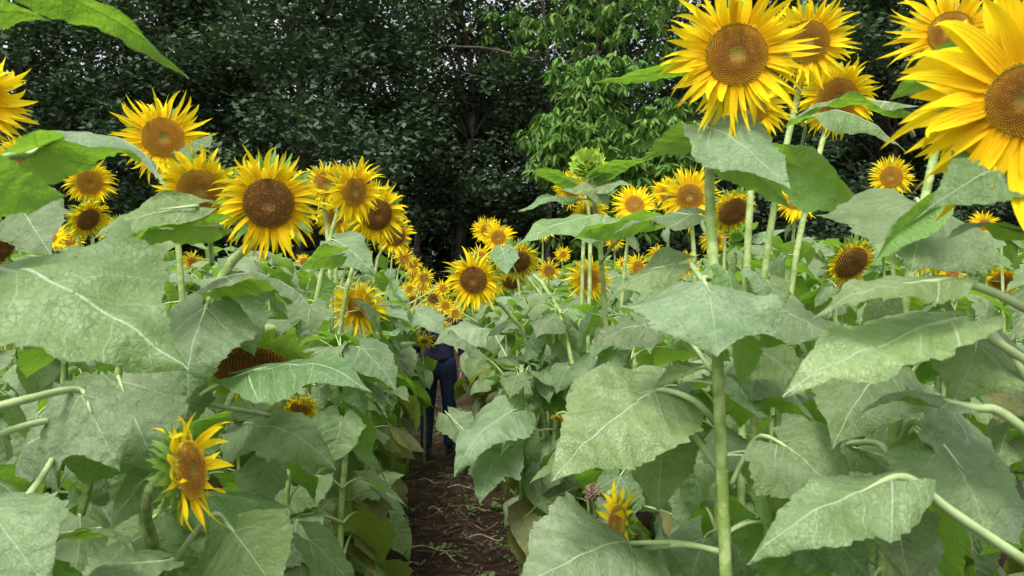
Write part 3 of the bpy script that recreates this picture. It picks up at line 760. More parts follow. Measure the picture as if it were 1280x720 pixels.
hleaf(ER, (1310, 720, 1.0), (1114, 600, .95), (934, 706, .90), .50, (-.2, -.5, .85), .5, .4, .04, 54, mid=(1190, 640, .98), petr=.0065)
hleaf(ER2, (1122, 560, 1.25), (1180, 556, 1.12), (1232, 668, 1.02), 1.25, (.1, -.8, .6), .6, .2, .06, 55, mid=(1140, 528, 1.2), petr=.005)
hleaf(ER, (1310, 560, 1.0), (1190, 500, 1.0), (1072, 524, 1.02), .26, (0, .2, 1), .9, .9, .02, 56, mid=(1250, 515, 1.0), petr=.0065)
hleaf(R32, (915, 700, 1.5), (786, 678, 1.42), (640, 742, 1.25), .95, (-.15, -.7, .7), .6, .15, .05, 57, mid=(860, 680, 1.45), petr=.0055)
hleaf(R1, (905, 690, 1.36), (800, 700, 1.50), (868, 760, 1.45), .8, (.1, -.7, .7), .6, .15, .05, 58)
hleaf(ER2, (1122, 650, 1.25), (1010, 640, 1.35), (1090, 730, 1.3), .95, (0, -.8, .5), .6, .2, .05, 59)
hleaf(ER2, (1120, 580, 1.25), (1075, 560, 1.35), (1150, 600, 1.3), .9, (0, -.6, .8), .6, .2, .05, 60, mat='leaf')
hleaf(R1, (896, 480, 1.39), (950, 440, 1.5), (1010, 500, 1.45), .85, (.1, -.7, .7), .7, .2, .07, 61)
hleaf(R2, (950, 400, 2.05), (962, 385, 1.9), (1060, 440, 1.8), .8, (.1, -.6, .8), .7, .2, .07, 62)
# bud collar leaves
for bs, tp, nn, sd in [((708, 246), (648, 264), (0, -.3, .9), 71), ((712, 226), (662, 214), (0, .5, .9), 72), ((748, 218), (814, 198), (0, .4, .9), 73),
                       ((755, 242), (700, 238), (0, -.8, .6), 74), ((742, 236), (790, 232), (0, -.7, .7), 75), ((742, 222), (776, 216), (0, .5, .8), 76)]:
    hleaf(BUD, (742, 250, 2.6), (bs[0], bs[1], 2.56), (tp[0], tp[1], 2.5), .5, nn, .5, .2, .04, sd, petr=.003, arch=0)
hleaf(find(646, 326), (660, 380, 3.1), (628, 310, 3.0), (634, 345, 2.9), .75, (0, -.95, .2), .3, .2, .03, 77, petr=.003)
PATHP = extra_plant(652, 470, 3.1, 0, 'leafy sunflower plant at the right path edge whose ragged leaf hangs over the soil', r0=.012)
hleaf(PATHP, (650, 540, 3.1), (640, 514, 2.95), (568, 596, 2.75), .62, (-.3, -.8, .5), .8, .2, .09, 78)
hleaf(PATHP, (650, 560, 3.1), (628, 566, 2.95), (600, 630, 2.8), .8, (-.3, -.8, .4), .8, .2, .09, 79)
hleaf(PATHP, (650, 500, 3.1), (600, 440, 3.0), (540, 432, 2.9), .7, (-.1, -.5, .9), .9, .2, .07, 80)
for k, (bs, tp) in enumerate([((560, 518), (592, 562)), ((552, 515), (524, 545))]):
    hleaf(PATHP, (645, 620, 3.15) if k == 0 else (648, 600, 3.15), (bs[0], bs[1], 3.9), (tp[0], tp[1], 3.8), .8, CAMW, .5, .2, .08, 81 + k, petr=.004) if k == 0 else None

FE = find(531, 426); FD = find(533, 408)
hleaf(FE, (500, 440, 5.9), (520, 392, 5.8), (556, 420, 5.6), .8, (0, -.7, .7), .7, .2, .08, 91, petr=.004)
hleaf(PATHP, (652, 480, 3.1), (610, 412, 4.6), (540, 432, 4.5), .7, (0, -.6, .8), .7, .2, .08, 93, petr=.004)
for gy in range(470, 730, 28): GUARD.append((898 + (gy - 450) * .09, gy, 7, 1.33))     # this stem stands clear of leaves
# auto leaves on the named plants
for rec in list(PL):
    s, pl, sp, d, P, rng = rec
    zh = P.z - (.13 if d < 2.5 else .10)
    if d < 2.3: zh = min(zh, 1.47)
    else: zh = min(P.z - .13, 1.75)
    if zh < .3: zh = P.z - .05
    auto_leaves(pl, sp, .25 if d < 4 else .45, zh, d, rng, smax=.215, spacing=.066 if d < 5 else .10)

# ------------------------------------------------------------------ the rest of the rows
def crown_leaves(pl, top, d, rng):
    # small young leaves round the growing tip hide the end of the stem
    az = rng.uniform(0, 6.28)
    for q in range(6):
        az += 1.25 + rng.uniform(-.2, .2)
        dv = Vector((-math.sin(az), math.cos(az), 0)) * .1
        if blocked(top + dv, .06): continue
        add_leaf(pl, top - Vector((0, 0, .012 * q)), az, rng.uniform(.085, .15) + .012 * q, 2.0 if d < 3 else 4.3, rng, tilt=rng.uniform(-.1, .5))
def leafy_plant(x, y, zt, label, group, rng):
    foot = Vector((x, y, 0)); d = y
    for q in range(8):      # a plant in front of a bloom stays below it
        if blocked(Vector((x, y, zt)), .05): zt -= .05
    pl = empty('sunflower_plant', foot, label, 'sunflower', group)
    top = foot + Vector((rng.uniform(-.05, .05), rng.uniform(-.05, .05), zt))
    me = STEMS[(1 if d > 4 else 0)]
    m = Matrix.Identity(4); m.col[2] = (*(top - foot), 0)
    inst('stem', me, pl, m)
    sp = [foot.lerp(top, i / 12) for i in range(13)]
    auto_leaves(pl, sp, .22 if d < 5 else .5, zt, d, rng, smax=.228, spacing=.060 if d < 5 else .09)
    if proj(top)[1] > 240: crown_leaves(pl, top, d, rng)
STEMS = []
for sd, n in ((9, 10), (5, 4)):
    V, Fc = tube([Vector((.012 * math.sin(i * .9), .01 * math.cos(i * .7), i / n)) for i in range(n + 1)], [.0135 - .006 * i / n for i in range(n + 1)], sd)
    o = mesh_obj('stem', V, Fc, M['stem']); STEMS.append(o.data); bpy.data.objects.remove(o)
rg = random.Random(99)
for rec in (PATHP, EL3, ER2): crown_leaves(rec[1], rec[4] + Vector((0, 0, .012)), 2.0, rec[5])
cands = []
for side in (-1, 1):
    for row in range(0, 11):
        lat = side * (.52 + row * .62)
        y = 1.25
        while y < 11:
            x = path_x(y) + lat + rg.uniform(-.07, .07); yy = y + rg.uniform(-.08, .08)
            if abs(x) < .66 * yy + .15 and yy > 1.3:
                if all((x - a) ** 2 + (yy - b) ** 2 > .03 for a, b in HERO_FEET):
                    cands.append((x, yy, side, row))
            y += .34 if y < 6 else .5
ORD = ['first', 'second', 'third']
def band_label(side, row, y):
    sd = 'left' if side < 0 else 'right'
    r = ('the ' + ORD[row] + ' row ' + ('left' if side < 0 else 'right') + ' of the path') if row < 3 else ('the deeper field on the ' + sd)
    b = 'nearest the viewer' if y < 2.2 else ('a few steps away' if y < 4 else ('at middle distance' if y < 7 else 'far off near the path end'))
    return 'bloomless sunflower in %s, %s' % (r, b)
for side in (-1, 1):
    y = 2.5
    while y < 6.9:
        x = path_x(y) + side * (.40 + rg.uniform(-.03, .05)); yy = y + rg.uniform(-.06, .06)
        if all((x - a) ** 2 + (yy - b) ** 2 > .012 for a, b in HERO_FEET): cands.append((x, yy, side, 0))
        y += .36
for x, y in ((-.82, 6.3), (-.18, 6.25), (-.86, 5.8), (-.72, 6.6), (-.12, 5.7), (-.32, 6.5)): cands.append((x, y, -1 if x < -.5 else 1, 0))
cands.sort(key=lambda c: c[1])
NIND = 215; ind = cands[:NIND]; far = cands[NIND:]
print('candidates', len(cands), 'limit y', ind[-1][1])
for x, y, side, row in ind:
    rng = random.Random(int(x * 1000) + int(y * 777))
    lt = abs(x - path_x(y))
    zt = rng.uniform(1.22, 1.42) + min(.34, max(0, (lt - .55) * .30)) * min(1, y / 3.0)
    if y < 2.2: zt = min(zt, 1.45)
    lb = band_label(side, row, y)
    leafy_plant(x, y, zt, lb, lb.replace('bloomless sunflower', 'leafy plants'), rng)

# far rows as one mass
def mass(name, spots, label):
    Vs = []; Us = []; Fs = []; Ms = []; nv = 0
    rng = random.Random(4)
    for x, y, zt in spots:
        az = rng.uniform(0, 6.28); z = .55
        while z < zt:
            V, U, Fc, tv, tf = UN[(2, rng.randrange(NV_), 'raw')]
            s = .27 * rng.uniform(.75, 1.1)
            ca, sa = math.cos(az), math.sin(az)
            A = np.array(V) * s; P = np.empty_like(A)
            P[:, 0] = A[:, 0] * ca - A[:, 1] * sa + x; P[:, 1] = A[:, 0] * sa + A[:, 1] * ca + y; P[:, 2] = A[:, 2] + z
            Vs.append(P); Us.append(np.array(U)); Fs += [tuple(i + nv for i in f) for f in Fc]; nv += len(V)
            az += 2.4; z += .13
    o = mesh_obj(name, np.concatenate(Vs), Fs, M['leaf'], uvs=np.concatenate(Us))
    o['label'] = label; o['category'] = 'sunflowers'; o['kind'] = 'stuff'
spots = [(x, y, rg.uniform(1.3, 1.48) + min(.38, max(0, abs(x - path_x(y)) - .6) * .3)) for x, y, _, _ in far]
y = 11.0
while y < 17.5:
    x = -.66 * y
    while x < .66 * y:
        if abs(x - path_x(y)) > .42: spots.append((x + rg.uniform(-.1, .1), y + rg.uniform(-.1, .1), rg.uniform(1.35, 1.6) + min(.3, max(0, abs(x - path_x(y)) - .6) * .25)))
        x += .62
    y += .62
mass('distant_sunflower_field', spots, 'far sunflower rows merging into one grey green mass before the trees')

# ------------------------------------------------------------------ ground
def ground():
    m, nt = new_mat('soil'); b = NB(nt); tc = b.n('ShaderNodeTexCoord'); O = tc.outputs['Object']
    n1 = b.noise(O, 1.7, 6, .6); n2 = b.noise(O, 34, 6, .7); n3 = b.noise(O, 130, 3, .7)
    col = b.ramp(b.m('ADD', b.m('MULTIPLY', n1, .5), b.m('MULTIPLY', n2, .5)), [(.32, (.016, .009, .006)), (.5, (.042, .025, .017)), (.68, (.080, .050, .034))])
    col = b.mix(b.m('MULTIPLY', b.sstep(n3, .62, .72), .5), col, (.17, .12, .08))
    nrm = b.bump(b.m('ADD', n2, b.m('MULTIPLY', n3, .3)), 1, .03)
    b.pbr(col, .95, .1, nrm)
    # one sheet to the horizon, finer near the path
    xs = np.concatenate([[-3000, -400, -80, -20, -8, -4], np.linspace(-2.4, 1.2, 60), [3, 8, 20, 80, 400, 3000]])
    ys = np.concatenate([[-3000, -300, -30, -3, 0], np.linspace(1.5, 12, 150), [16, 22, 30, 60, 300, 3000]])
    V = []; r = random.Random(3)
    for yy in ys:
        for xx in xs:
            z = 0
            if -2.5 < xx < 1.3 and 1.4 < yy < 12.1:
                z = -.03 * math.exp(-((xx - path_x(yy)) / .3) ** 2) + r.uniform(-.009, .009) + .012 * math.sin(xx * 9 + yy * 3.1) * math.sin(yy * 6.3)
            V.append((xx, yy, z))
    nx = len(xs); Fc = [(j * nx + i, j * nx + i + 1, (j + 1) * nx + i + 1, (j + 1) * nx + i) for j in range(len(ys) - 1) for i in range(nx - 1)]
    o = mesh_obj('ground', V, Fc, m); o['kind'] = 'structure'; o['label'] = 'reddish brown soil of the field and its footpath'
ground()
M['twig'] = simple('twig', (.16, .11, .07), (.30, .23, .16), 40, .9, .1)
tr = random.Random(12)
def twig(px, py, L, a, label):
    d = CH * F / (py - 360); p = at(px, py, d); p.z = .012
    pts = [Vector((math.cos(a) * L * (t - .5), math.sin(a) * L * (t - .5), .006 + .012 * math.sin(t * 5 + a))) + Vector((0, .02 * math.sin(t * 6), 0)) for t in (0, .2, .4, .6, .8, 1)]
    V, Fc = tube(spline(pts, 12), [.006 - .003 * i / 12 for i in range(13)], 6)
    V2, F2 = tube(spline([pts[3], pts[3] + Vector((math.cos(a + .7), math.sin(a + .7), .1)) * L * .25], 4), [.003] * 4 + [.001], 5)
    n = len(V); o = mesh_obj('dry_twig', V + V2, Fc + [tuple(i + n for i in f) for f in F2], M['twig']); o.location = p
    o['label'] = label; o['category'] = 'twig'; o['group'] = 'dry twigs on the footpath'
for t in [(538, 690, .26, .1, 'longest pale dry twig lying across the lower footpath'), (608, 676, .2, -.05, 'dry twig at the right side of the lower footpath'), (580, 612, .24, .25, 'thin dry twig lying slantwise half way up the footpath'),
          (520, 708, .16, 1.0, 'dry twig at the bottom left edge of the footpath'), (560, 700, .14, -.8, 'short dry twig on the bottom of the footpath'), (545, 640, .12, -.5, 'short dry twig on the left half of the footpath'),
          (600, 640, .15, .6, 'dry twig near the right leaves above the lower footpath'), (535, 604, .15, -.2, 'dry twig close to the left leaves in the upper footpath')]: twig(*t)
# litter: straw bits and crumbs
def litter():
    V = []; Fc = []; r = random.Random(8)
    for i in range(2600):
        y = r.uniform(3.6, 11); x = path_x(y) + r.gauss(0, .35); a = r.uniform(0, 6.28); L = r.uniform(.012, .07); w = r.uniform(.001, .004)
        c = Vector((x, y, r.uniform(-.012, .014))); u = Vector((math.cos(a), math.sin(a), r.uniform(-.25, .25))) * L; v = Vector((-math.sin(a), math.cos(a), r.uniform(-.4, .4))) * w
        k = len(V); V += [c - u - v, c + u - v * .4, c + u * .9 + v, c - u * .8 + v]; Fc.append((k, k + 1, k + 2, k + 3))
    o = mesh_obj('plant_litter', V, Fc, simple('litter', (.05, .033, .022), (.17, .125, .08), 9, .9, .1, coord='Generated'))
    o['kind'] = 'stuff'; o['label'] = 'dry straw and leaf bits strewn on the soil'; o['category'] = 'litter'
litter()
def weeds():
    V = []; Fc = []; r = random.Random(9)
    cl = []
    for i in range(230):
        y = r.uniform(3.9, 10); sd = r.choice((-1, 1)); x = path_x(y) + sd * abs(r.gauss(.42, .13)) 
        if r.random() < .2: x = path_x(y) + r.uniform(-.2, .25)
        cl.append((x, y, r.uniform(.02, .07)))
    for (x, y, s) in cl:
        for q in range(r.randint(5, 14)):
            a = r.uniform(0, 6.28); e = r.uniform(.1, 1.1); L = s * r.uniform(.5, 1.2); w = L * .28
            u = Vector((math.cos(a) * math.cos(e), math.sin(a) * math.cos(e), math.sin(e))); v = Vector((-math.sin(a), math.cos(a), 0)) * w
            c = Vector((x + r.gauss(0, .03), y + r.gauss(0, .03), 0)); k = len(V)
            V += [c, c + u * L * .5 + v, c + u * L * .9 - Vector((0, 0, L * .2)), c + u * L * .5 - v]; Fc.append((k, k + 1, k + 2, k + 3))
    o = mesh_obj('low_weeds', V, Fc, simple('weed', (.06, .12, .03), (.11, .19, .05), 8, .7, .3, (.15, .28, .03), .25, coord='Generated'))
    o['kind'] = 'stuff'; o['label'] = 'small green weeds along the footpath edges'; o['category'] = 'weeds'
weeds()

# ------------------------------------------------------------------ trees
def foliage_mat(name, c1, c2, trans, rand=.3, scale=1.3, tw=.2):
    m, nt = new_mat(name); b = NB(nt); tc = b.n('ShaderNodeTexCoord')
    uv = b.n('ShaderNodeUVMap'); uv.uv_map = 'UVMap'; sx = b.n('ShaderNodeSeparateXYZ'); b.l(uv.outputs[0], sx.inputs[0])
    col = b.mix(b.sstep(b.noise(tc.outputs['Object'], scale, 3), .35, .65), c1, c2)
    hv = b.n('ShaderNodeHueSaturation'); b.l(col, hv.inputs['Color']); b.l(b.m('MULTIPLY_ADD', sx.outputs[0], .9, .55), hv.inputs['Value'])
    b.l(b.m('MULTIPLY_ADD', sx.outputs[1], .04, .48), hv.inputs['Hue'])
    b.pbr(hv.outputs[0], .6, .18, None, trans, tw)
    return m
M['tree_dark'] = foliage_mat('dark_foliage', (.036, .060, .032), (.060, .092, .048), (.05, .11, .025))
M['tree_mid'] = foliage_mat('grey_green_foliage', (.042, .070, .038), (.070, .108, .058), (.03, .07, .015))
M['tree_bright'] = foliage_mat('bright_foliage', (.055, .130, .022), (.125, .225, .042), (.13, .30, .03))
M['bark'] = simple('bark', (.030, .024, .019), (.075, .065, .052), 6, .95, .1, bump=.03)
def leaves_mesh(clumps, per, size, rng, mode, seed):
    """clumps: (centre, radius); returns numpy verts/uvs/faces of small folded leaves"""
    R_ = np.random.RandomState(seed); Vs = []; Us = []
    for (c, rad) in clumps:
        n = max(6, int(per * (rad ** 2)))
        if mode == 'whorl':
            nc = max(2, n // 8)
            d = R_.normal(size=(nc, 3)); d /= np.linalg.norm(d, axis=1)[:, None]
            cc = np.array(c) + d * rad * R_.uniform(.55, 1.05, (nc, 1)) * np.array([1, 1, .75])
            P = np.repeat(cc, 8, axis=0); n = len(P)
            az = R_.uniform(0, 6.28, n); el = R_.uniform(-1.35, -.35, n)
            u = np.stack([np.cos(az) * np.cos(el), np.sin(az) * np.cos(el), np.sin(el)], 1)
            L = size * R_.uniform(.7, 1.2, n); wr = .14
            P = P + u * (L * .1)[:, None]
            cv = np.repeat(R_.uniform(0, 1, nc), 8); 
        else:
            d = R_.normal(size=(n, 3)); d /= np.linalg.norm(d, axis=1)[:, None]
            P = np.array(c) + d * rad * (R_.uniform(.25, 1.1, (n, 1)) ** .6) * np.array([1, 1, .6])
            az = R_.uniform(0, 6.28, n); el = R_.uniform(-.9, .5, n)
            u = np.stack([np.cos(az) * np.cos(el), np.sin(az) * np.cos(el), np.sin(el)], 1)
            L = size * R_.uniform(.6, 1.3, n); wr = .30
            cv = np.full(n, R_.uniform(0, 1))
        w = R_.normal(size=(n, 3)) * .5 + np.stack([-np.sin(az), np.cos(az), np.zeros(n)], 1)
        w -= u * (w * u).sum(1)[:, None]; w /= np.linalg.norm(w, axis=1)[:, None]
        L = L[:, None]
        q = np.stack([P, P + u * L * .45 + w * L * wr, P + u * L, P + u * L * .45 - w * L * wr], 1)
        Vs.append(q.reshape(-1, 3)); uvv = np.stack([np.clip(cv * .6 + R_.uniform(0, .4, n), 0, 1), R_.uniform(0, 1, n)], 1)
        Us.append(np.repeat(uvv, 4, axis=0))
    V = np.concatenate(Vs); U = np.concatenate(Us); n = len(V) // 4
    me = bpy.data.meshes.new('crown'); me.vertices.add(len(V)); me.vertices.foreach_set('co', V.astype(np.float32).ravel())
    me.loops.add(len(V)); me.loops.foreach_set('vertex_index', np.arange(len(V), dtype=np.int32))
    me.polygons.add(n); me.polygons.foreach_set('loop_start', np.arange(0, len(V), 4, dtype=np.int32))
    me.update(calc_edges=True)
    ul = me.uv_layers.new(name='UVMap'); ul.data.foreach_set('uv', U.astype(np.float32).ravel())
    return me
def tree_proto(seed, H, cr, z0, nclump, per, size, mode, tr_, bend=.3, crad=(.5, 1.1), front=True):
    r = random.Random(seed)
    tp = [Vector((0, 0, -.1)), Vector((r.uniform(-bend, bend) * .5, 0, H * .3)), Vector((r.uniform(-bend, bend), 0, H * .6)), Vector((r.uniform(-bend, bend), 0, H * .95))]
    tp = spline(tp, 14)
    TV, TF = tube(tp, [tr_ * (1.25 if i == 0 else 1) * (1 - .8 * i / 14) for i in range(15)], 10)
    clumps = []; LV = []; LF = []
    for i in range(nclump):
        z = z0 + (H - z0) * r.random() ** .9; f = (z - z0) / (H - z0)
        rr = cr * (.55 + .55 * math.sin(min(1, f * 1.1 + .12) * math.pi)) * math.sqrt(r.random()) ; a = r.uniform(0, 6.28)
        c = Vector((math.cos(a) * rr, math.sin(a) * rr * .8, z)); rad = r.uniform(*crad)
        clumps.append((c, rad))
        if i % 3 == 0:
            k = max(2, min(13, int((z - rr * .5) / H * 14))); s = tp[k]
            pts = spline([s, s.lerp(c, .5) + Vector((r.uniform(-.3, .3), r.uniform(-.3, .3), r.uniform(-.1, .4))), c], 6)
            v, f_ = tube(pts, [tr_ * .26 * (1 - .85 * q / 6) for q in range(7)], 5)
            n = len(LV); LV += v; LF += [tuple(x + n for x in y) for y in f_]
    o1 = mesh_obj('trunk', TV, TF, M['bark']); o2 = mesh_obj('limbs', LV, LF, M['bark'])
    cm = leaves_mesh(clumps, per, size, r, mode, seed)
    res = (o1.data, o2.data, cm); bpy.data.objects.remove(o1); bpy.data.objects.remove(o2)
    return res
def place_tree(pr, x, y, rot, sc, mat, label, group='trees of the wood behind the field', sz=1.):
    t = empty('forest_tree', (x, y, 0), label, 'tree', group)
    t.rotation_euler = (0, 0, rot); t.scale = (sc, sc, sc * sz)
    inst('trunk', pr[0], t); inst('limb', pr[1], t)
    c = inst('crown', pr[2], t)
    if not pr[2].materials: pr[2].materials.append(mat)
    c.material_slots[0].link = 'OBJECT'; c.material_slots[0].material = mat
PA = tree_proto(1, 12, 3.4, 1.6, 120, 330, .175, 'rand', .22)
PB = tree_proto(2, 13, 3.0, 3.2, 85, 300, .175, 'rand', .20, .8)
PC = tree_proto(3, 11, 3.6, .9, 130, 340, .175, 'rand', .24)
PD = tree_proto(4, 15, 2.6, 6.5, 60, 160, .16, 'rand', .16, .5)
BR = tree_proto(5, 6.6, 1.9, 2.9, 52, 480, .30, 'whorl', .12, .3, (.5, .9))
BR2 = tree_proto(6, 12, 3.0, 7.4, 36, 330, .30, 'whorl', .18, .6, (.5, .9))
TR = [ # front layer
 (PA, -13.4, 21.5, .3, 1.0, 'tree_mid', 'dense dark tree at the far left behind the petals at the picture edge'),
 (PC, -9.6, 22.0, 1.2, 1.0, 'tree_dark', 'dark tree filling the upper left behind the tall round sunflower'),
 (PC, -5.4, 20.6, 2.3, 1.05, 'tree_mid', 'large grey-green leafy tree above the sunflower cluster at left centre'),
 (PB, -1.7, 23.5, .8, 1.0, 'tree_dark', 'dark thin-crowned tree with sky specks, above the end of the footpath'),
 (PB, 1.2, 24.6, 3.9, 1.0, 'tree_dark', 'dark tree right of the footpath end, behind the bright tree'),
 (PA, 6.7, 22.6, 5.1, 1.0, 'tree_dark', 'dark tree behind the tall open sunflowers at right'),
 (PC, 10.6, 22.4, 4.0, 1.05, 'tree_dark', 'dark tree at right between the tall pair and the huge edge sunflower'),
 (PA, 14.6, 23.0, 2.0, 1.05, 'tree_dark', 'dark tree at the far right behind the huge edge sunflower'),
 (PD, -7.6, 25.5, 0, 1.0, 'tree_dark', 'tall bare-stemmed tree against the sky at upper left'),
 (PD, -8.6, 26.4, 1.3, 1.05, 'tree_dark', 'tall bare-stemmed tree left of its twin at upper left'),
 (PD, -2.0, 27.5, 2.2, .95, 'tree_dark', 'slim trunk standing in the dark gap above the footpath'),
 (PD, -3.4, 28.5, 4.2, 1.0, 'tree_dark', 'slim trunk left of the one in the dark gap'),
 (BR, 2.2, 19.0, .0, 1.0, 'tree_bright', 'bright green tree with drooping leaf clusters behind the opening bud'),
 (BR2, 2.6, 21.6, 2.4, 1.0, 'tree_bright', 'tall bright tree whose drooping clusters hang from the top edge right of centre'),
 # second layer
 (PA, -15.5, 29, .9, 1.15, 'tree_dark', 'second-line dark tree at the far left'),
 (PC, -11.5, 30, 2.9, 1.15, 'tree_dark', 'second-line dark tree at left'),
 (PB, -5.6, 30.5, 1.9, 1.15, 'tree_dark', 'second-line dark tree behind the grey-green one'),
 (PC, -.4, 31.0, .2, 1.05, 'tree_dark', 'second-line dark tree behind the dark gap'),
 (PA, 4.4, 30, 3.3, 1.15, 'tree_dark', 'second-line dark tree behind the bright tree'),
 (PC, 9.0, 31, 5.5, 1.15, 'tree_dark', 'second-line dark tree behind the right-hand sunflowers'),
 (PA, 13.6, 30, .5, 1.15, 'tree_dark', 'second-line dark tree right of the tall sunflower pair'),
 (PC, 18.2, 30, 1.5, 1.15, 'tree_dark', 'second-line dark tree at the far right'),
]
for pr, x, y, rot, sc, mt, lb in TR: place_tree(pr, x, y, rot, sc, M[mt], lb)
# bare crooked branch-bearing tree
def bare_tree():
    r = random.Random(31); t = empty('bare_tree', (.9, 22.4, 0), 'leafless crooked tree whose pale branch reaches left beside the bright clusters', 'tree')
    d = 22.4
    def P(px, py): return at(px, py, d) - t.location
    V, Fc = tube(spline([Vector((0, .3, 0)), P(690, 180), P(684, 60), P(670, -60)], 12), [.075 - .04 * i / 12 for i in range(13)], 8)
    mesh_obj('trunk', V, Fc, M['bark'], t)
    for pts, r0 in (([P(684, 80), P(628, 64), P(560, 57), P(505, 62), P(476, 72), P(438, 90)], .045), ([P(505, 62), P(482, 36), P(465, 18), P(455, -20)], .032), ([P(476, 72), P(462, 58), P(434, 57)], .02),
                    ([P(560, 57), P(535, 30), P(560, 5)], .03), ([P(520, 60), P(515, 100), P(560, 140)], .018), ([P(535, 30), P(512, 10), P(500, -20)], .02), ([P(684, 110), P(600, 96), P(560, 84)], .022)):
        sp = spline(pts, 14); sp = [p + Vector((r.uniform(-.03, .03), 0, r.uniform(-.03, .03))) for p in sp]
        V, Fc = tube(sp, [r0 * (1 - .75 * i / 14) for i in range(15)], 6); mesh_obj('limb', V, Fc, M['twig_d'], t)
M['twig_d'] = simple('grey_bark', (.07, .06, .05), (.15, .135, .11), 20, .9, .1)
bare_tree()
# undergrowth and far-off wood
def under():
    r = random.Random(44); cl = []
    for i in range(330):
        x = r.uniform(-22, 22); y = r.uniform(22, 27); cl.append((Vector((x, y, r.uniform(.2, 2.6))), r.uniform(.5, 1.0)))
    me = leaves_mesh(cl, 200, .17, r, 'rand', 44); me.materials.append(M['tree_dark'])
    o = inst('undergrowth', me, None); o['kind'] = 'stuff'; o['label'] = 'dark tangled undergrowth between the trunks of the wood'; o['category'] = 'undergrowth'
    cl = []
    for i in range(1250):
        x = r.uniform(-34, 34); z = 9.5 * r.random() ** 1.35; y = r.uniform(34, 40); cl.append((Vector((x, y, z + .3)), r.uniform(.9, 1.7)))
    me = leaves_mesh(cl, 70, .42, r, 'rand', 45); me.materials.append(M['tree_dark'])
    o = inst('distant_wood', me, None); o['kind'] = 'stuff'; o['label'] = 'depth of the wood far behind the first trees'; o['category'] = 'wood'
under()

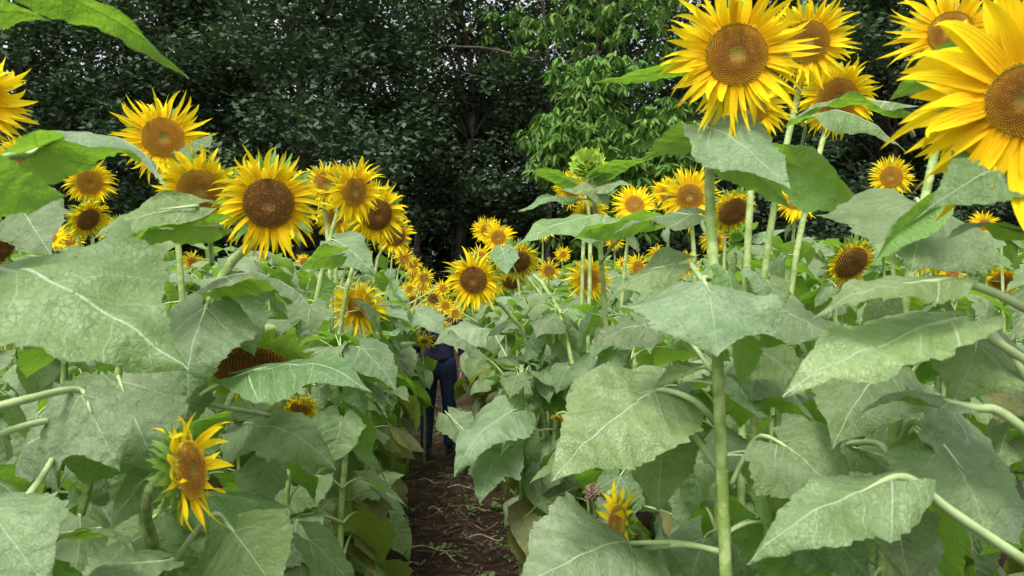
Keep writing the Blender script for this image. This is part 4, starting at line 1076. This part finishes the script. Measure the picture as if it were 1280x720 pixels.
# ------------------------------------------------------------------ person walking away on the path
def person():
    d = 6.95; X = at(548, 400, d).x
    root = empty('person', (X, d, 0), 'person in blue jeans and dark blue top walking away down the footpath', 'person'); root.scale = (.88, .88, .88)
    den = simple('denim', (.006, .012, .030), (.016, .030, .065), 60, .85, .2, bump=.002); top = simple('dark_top', (.012, .013, .03), (.022, .022, .048), 30, .85, .2)
    skin = simple('skin', (.45, .28, .2), (.5, .32, .23), 20, .6, .3); hair = simple('hair', (.012, .009, .008), (.03, .022, .018), 60, .6, .4)
    shoe = simple('shoe', (.012, .012, .014), (.025, .025, .03), 40, .7, .3)
    def skin_mesh(name, nodes, edges, mat, parent=root, lv=2, rootv=0):
        me = bpy.data.meshes.new(name); me.from_pydata([n[:3] for n in nodes], edges, []); me.materials.append(mat)
        o = bpy.data.objects.new(name, me); C.objects.link(o); o.parent = parent
        md = o.modifiers.new('s', 'SKIN'); md.use_smooth_shade = True
        for i, n in enumerate(nodes):
            sv = me.skin_vertices[0].data[i]; sv.radius = (n[3], n[4] if len(n) > 4 else n[3]); sv.use_root = (i == rootv)
        sb = o.modifiers.new('u', 'SUBSURF'); sb.levels = lv; sb.render_levels = lv
        dg = bpy.context.evaluated_depsgraph_get(); me2 = bpy.data.meshes.new_from_object(o.evaluated_get(dg)); o.modifiers.clear(); o.data = me2
        return o
    body = [(0, 0, .95, .13, .10), (0, 0, 1.12, .12, .09), (0, 0, 1.30, .14, .10), (0, 0, 1.41, .07), (0, .01, 1.50, .055), (0, .02, 1.58, .075, .085), (0, .02, 1.66, .07, .08),
            (-.17, 0, 1.37, .05), (-.23, .02, 1.12, .04), (-.22, .10, .90, .03), (-.21, .13, .82, .022),
            (.17, 0, 1.37, .05), (.23, -.01, 1.12, .04), (.23, .04, .90, .03), (.22, .07, .82, .022),
            (-.09, 0, .88, .085), (-.10, .02, .50, .055), (-.11, -.08, .12, .038), (-.11, -.04, .04, .035),
            (.09, 0, .88, .085), (.10, .03, .50, .055), (.10, .06, .12, .038), (.10, .12, .04, .035)]
    be = [(0, 1), (1, 2), (2, 3), (3, 4), (4, 5), (5, 6), (2, 7), (7, 8), (8, 9), (9, 10), (2, 11), (11, 12), (12, 13), (13, 14), (0, 15), (15, 16), (16, 17), (17, 18), (0, 19), (19, 20), (20, 21), (21, 22)]
    for hx in (10, 14):   # fingers and thumb
        bx, by, bz = body[hx][:3]; s = -1 if hx == 10 else 1
        for k, (dy, L) in enumerate(((.022, .06), (.008, .07), (-.007, .066), (-.02, .05))):
            i = len(body); body += [(bx, by + dy, bz - .03, .009), (bx - s * .008, by + dy, bz - .03 - L * .5, .008), (bx - s * .02, by + dy, bz - .03 - L, .007)]
            be += [(hx, i), (i, i + 1), (i + 1, i + 2)]
        i = len(body); body += [(bx - s * .012, by + .035, bz - .01, .009), (bx - s * .02, by + .045, bz - .045, .008)]; be += [(hx, i), (i, i + 1)]
    skin_mesh('body', body, be, skin)
    skin_mesh('jeans', [(0, 0, 1.06, .15, .115), (0, 0, .92, .165, .13), (-.095, 0, .84, .105, .11), (-.105, .02, .50, .075), (-.112, -.07, .15, .062), (-.112, -.08, .07, .065),
                        (.095, 0, .84, .105, .11), (.105, .03, .50, .075), (.103, .055, .15, .062), (.103, .065, .07, .065)],
              [(0, 1), (1, 2), (2, 3), (3, 4), (4, 5), (1, 6), (6, 7), (7, 8), (8, 9)], den)
    skin_mesh('shirt', [(0, 0, .90, .185, .15), (0, 0, .99, .17, .135), (0, 0, 1.12, .145, .11), (0, 0, 1.30, .165, .12), (0, 0, 1.42, .085), (-.18, 0, 1.375, .068), (-.235, .02, 1.12, .056), (-.225, .09, .93, .045),
                        (.18, 0, 1.375, .068), (.235, -.01, 1.12, .056), (.235, .035, .93, .045)], [(0, 1), (1, 2), (2, 3), (3, 4), (3, 5), (5, 6), (6, 7), (3, 8), (8, 9), (9, 10)], top)
    skin_mesh('hair', [(0, -.005, 1.70, .075, .08), (0, -.02, 1.62, .088, .095), (0, -.035, 1.53, .075, .06), (0, -.05, 1.45, .05, .03)], [(0, 1), (1, 2), (2, 3)], hair)
    for x, y in ((-.112, -.06), (.103, .09)):
        skin_mesh('shoe', [(x, y - .06, .045, .042), (x, y + .04, .042, .04), (x, y + .15, .03, .036, .026)], [(0, 1), (1, 2)], shoe)
person()

# ------------------------------------------------------------------ light, sky, camera
sc = bpy.context.scene
w = bpy.data.worlds.new('World'); sc.world = w; w.use_nodes = True; nt = w.node_tree; nt.nodes.clear(); b = NB(nt)
ELEV, AZ = 58, 200     # high veiled sun, from behind the viewer's left shoulder
sky = b.n('ShaderNodeTexSky'); sky.sky_type = 'NISHITA'; sky.sun_disc = False
sky.sun_elevation = R(ELEV); sky.sun_rotation = R(AZ); sky.dust_density = 4; sky.air_density = 1.0; sky.ozone_density = 1
hs = b.n('ShaderNodeHueSaturation'); hs.inputs['Saturation'].default_value = .18; b.l(sky.outputs[0], hs.inputs['Color'])
bg = b.n('ShaderNodeBackground'); b.l(hs.outputs[0], bg.inputs[0]); bg.inputs[1].default_value = .138
ow = b.n('ShaderNodeOutputWorld'); b.l(bg.outputs[0], ow.inputs[0])
sl = bpy.data.lights.new('sun', 'SUN'); sl.energy = 1.35; sl.angle = R(16); sl.color = (1, .97, .91)
so = bpy.data.objects.new('sun', sl); C.objects.link(so)
dirv = Vector((math.sin(R(AZ)) * math.cos(R(ELEV)), math.cos(R(AZ)) * math.cos(R(ELEV)), math.sin(R(ELEV))))
so.rotation_euler = dirv.to_track_quat('Z', 'Y').to_euler()
cam = bpy.data.cameras.new('camera'); co = bpy.data.objects.new('camera', cam); C.objects.link(co)
co.location = (0, 0, CH); co.rotation_euler = (R(90), 0, 0)
cam.sensor_width = 36; cam.lens = 36 * F / 1280; cam.clip_start = .05; cam.clip_end = 6000
cam.dof.use_dof = True; cam.dof.focus_distance = 3.0; cam.dof.aperture_fstop = 9
sc.camera = co
sc.view_settings.view_transform = 'Standard'; sc.view_settings.look = 'None'; sc.view_settings.exposure = 1.28; sc.view_settings.gamma = 1
sc.cycles.max_bounces = 7; sc.cycles.transmission_bounces = 4; sc.cycles.diffuse_bounces = 4
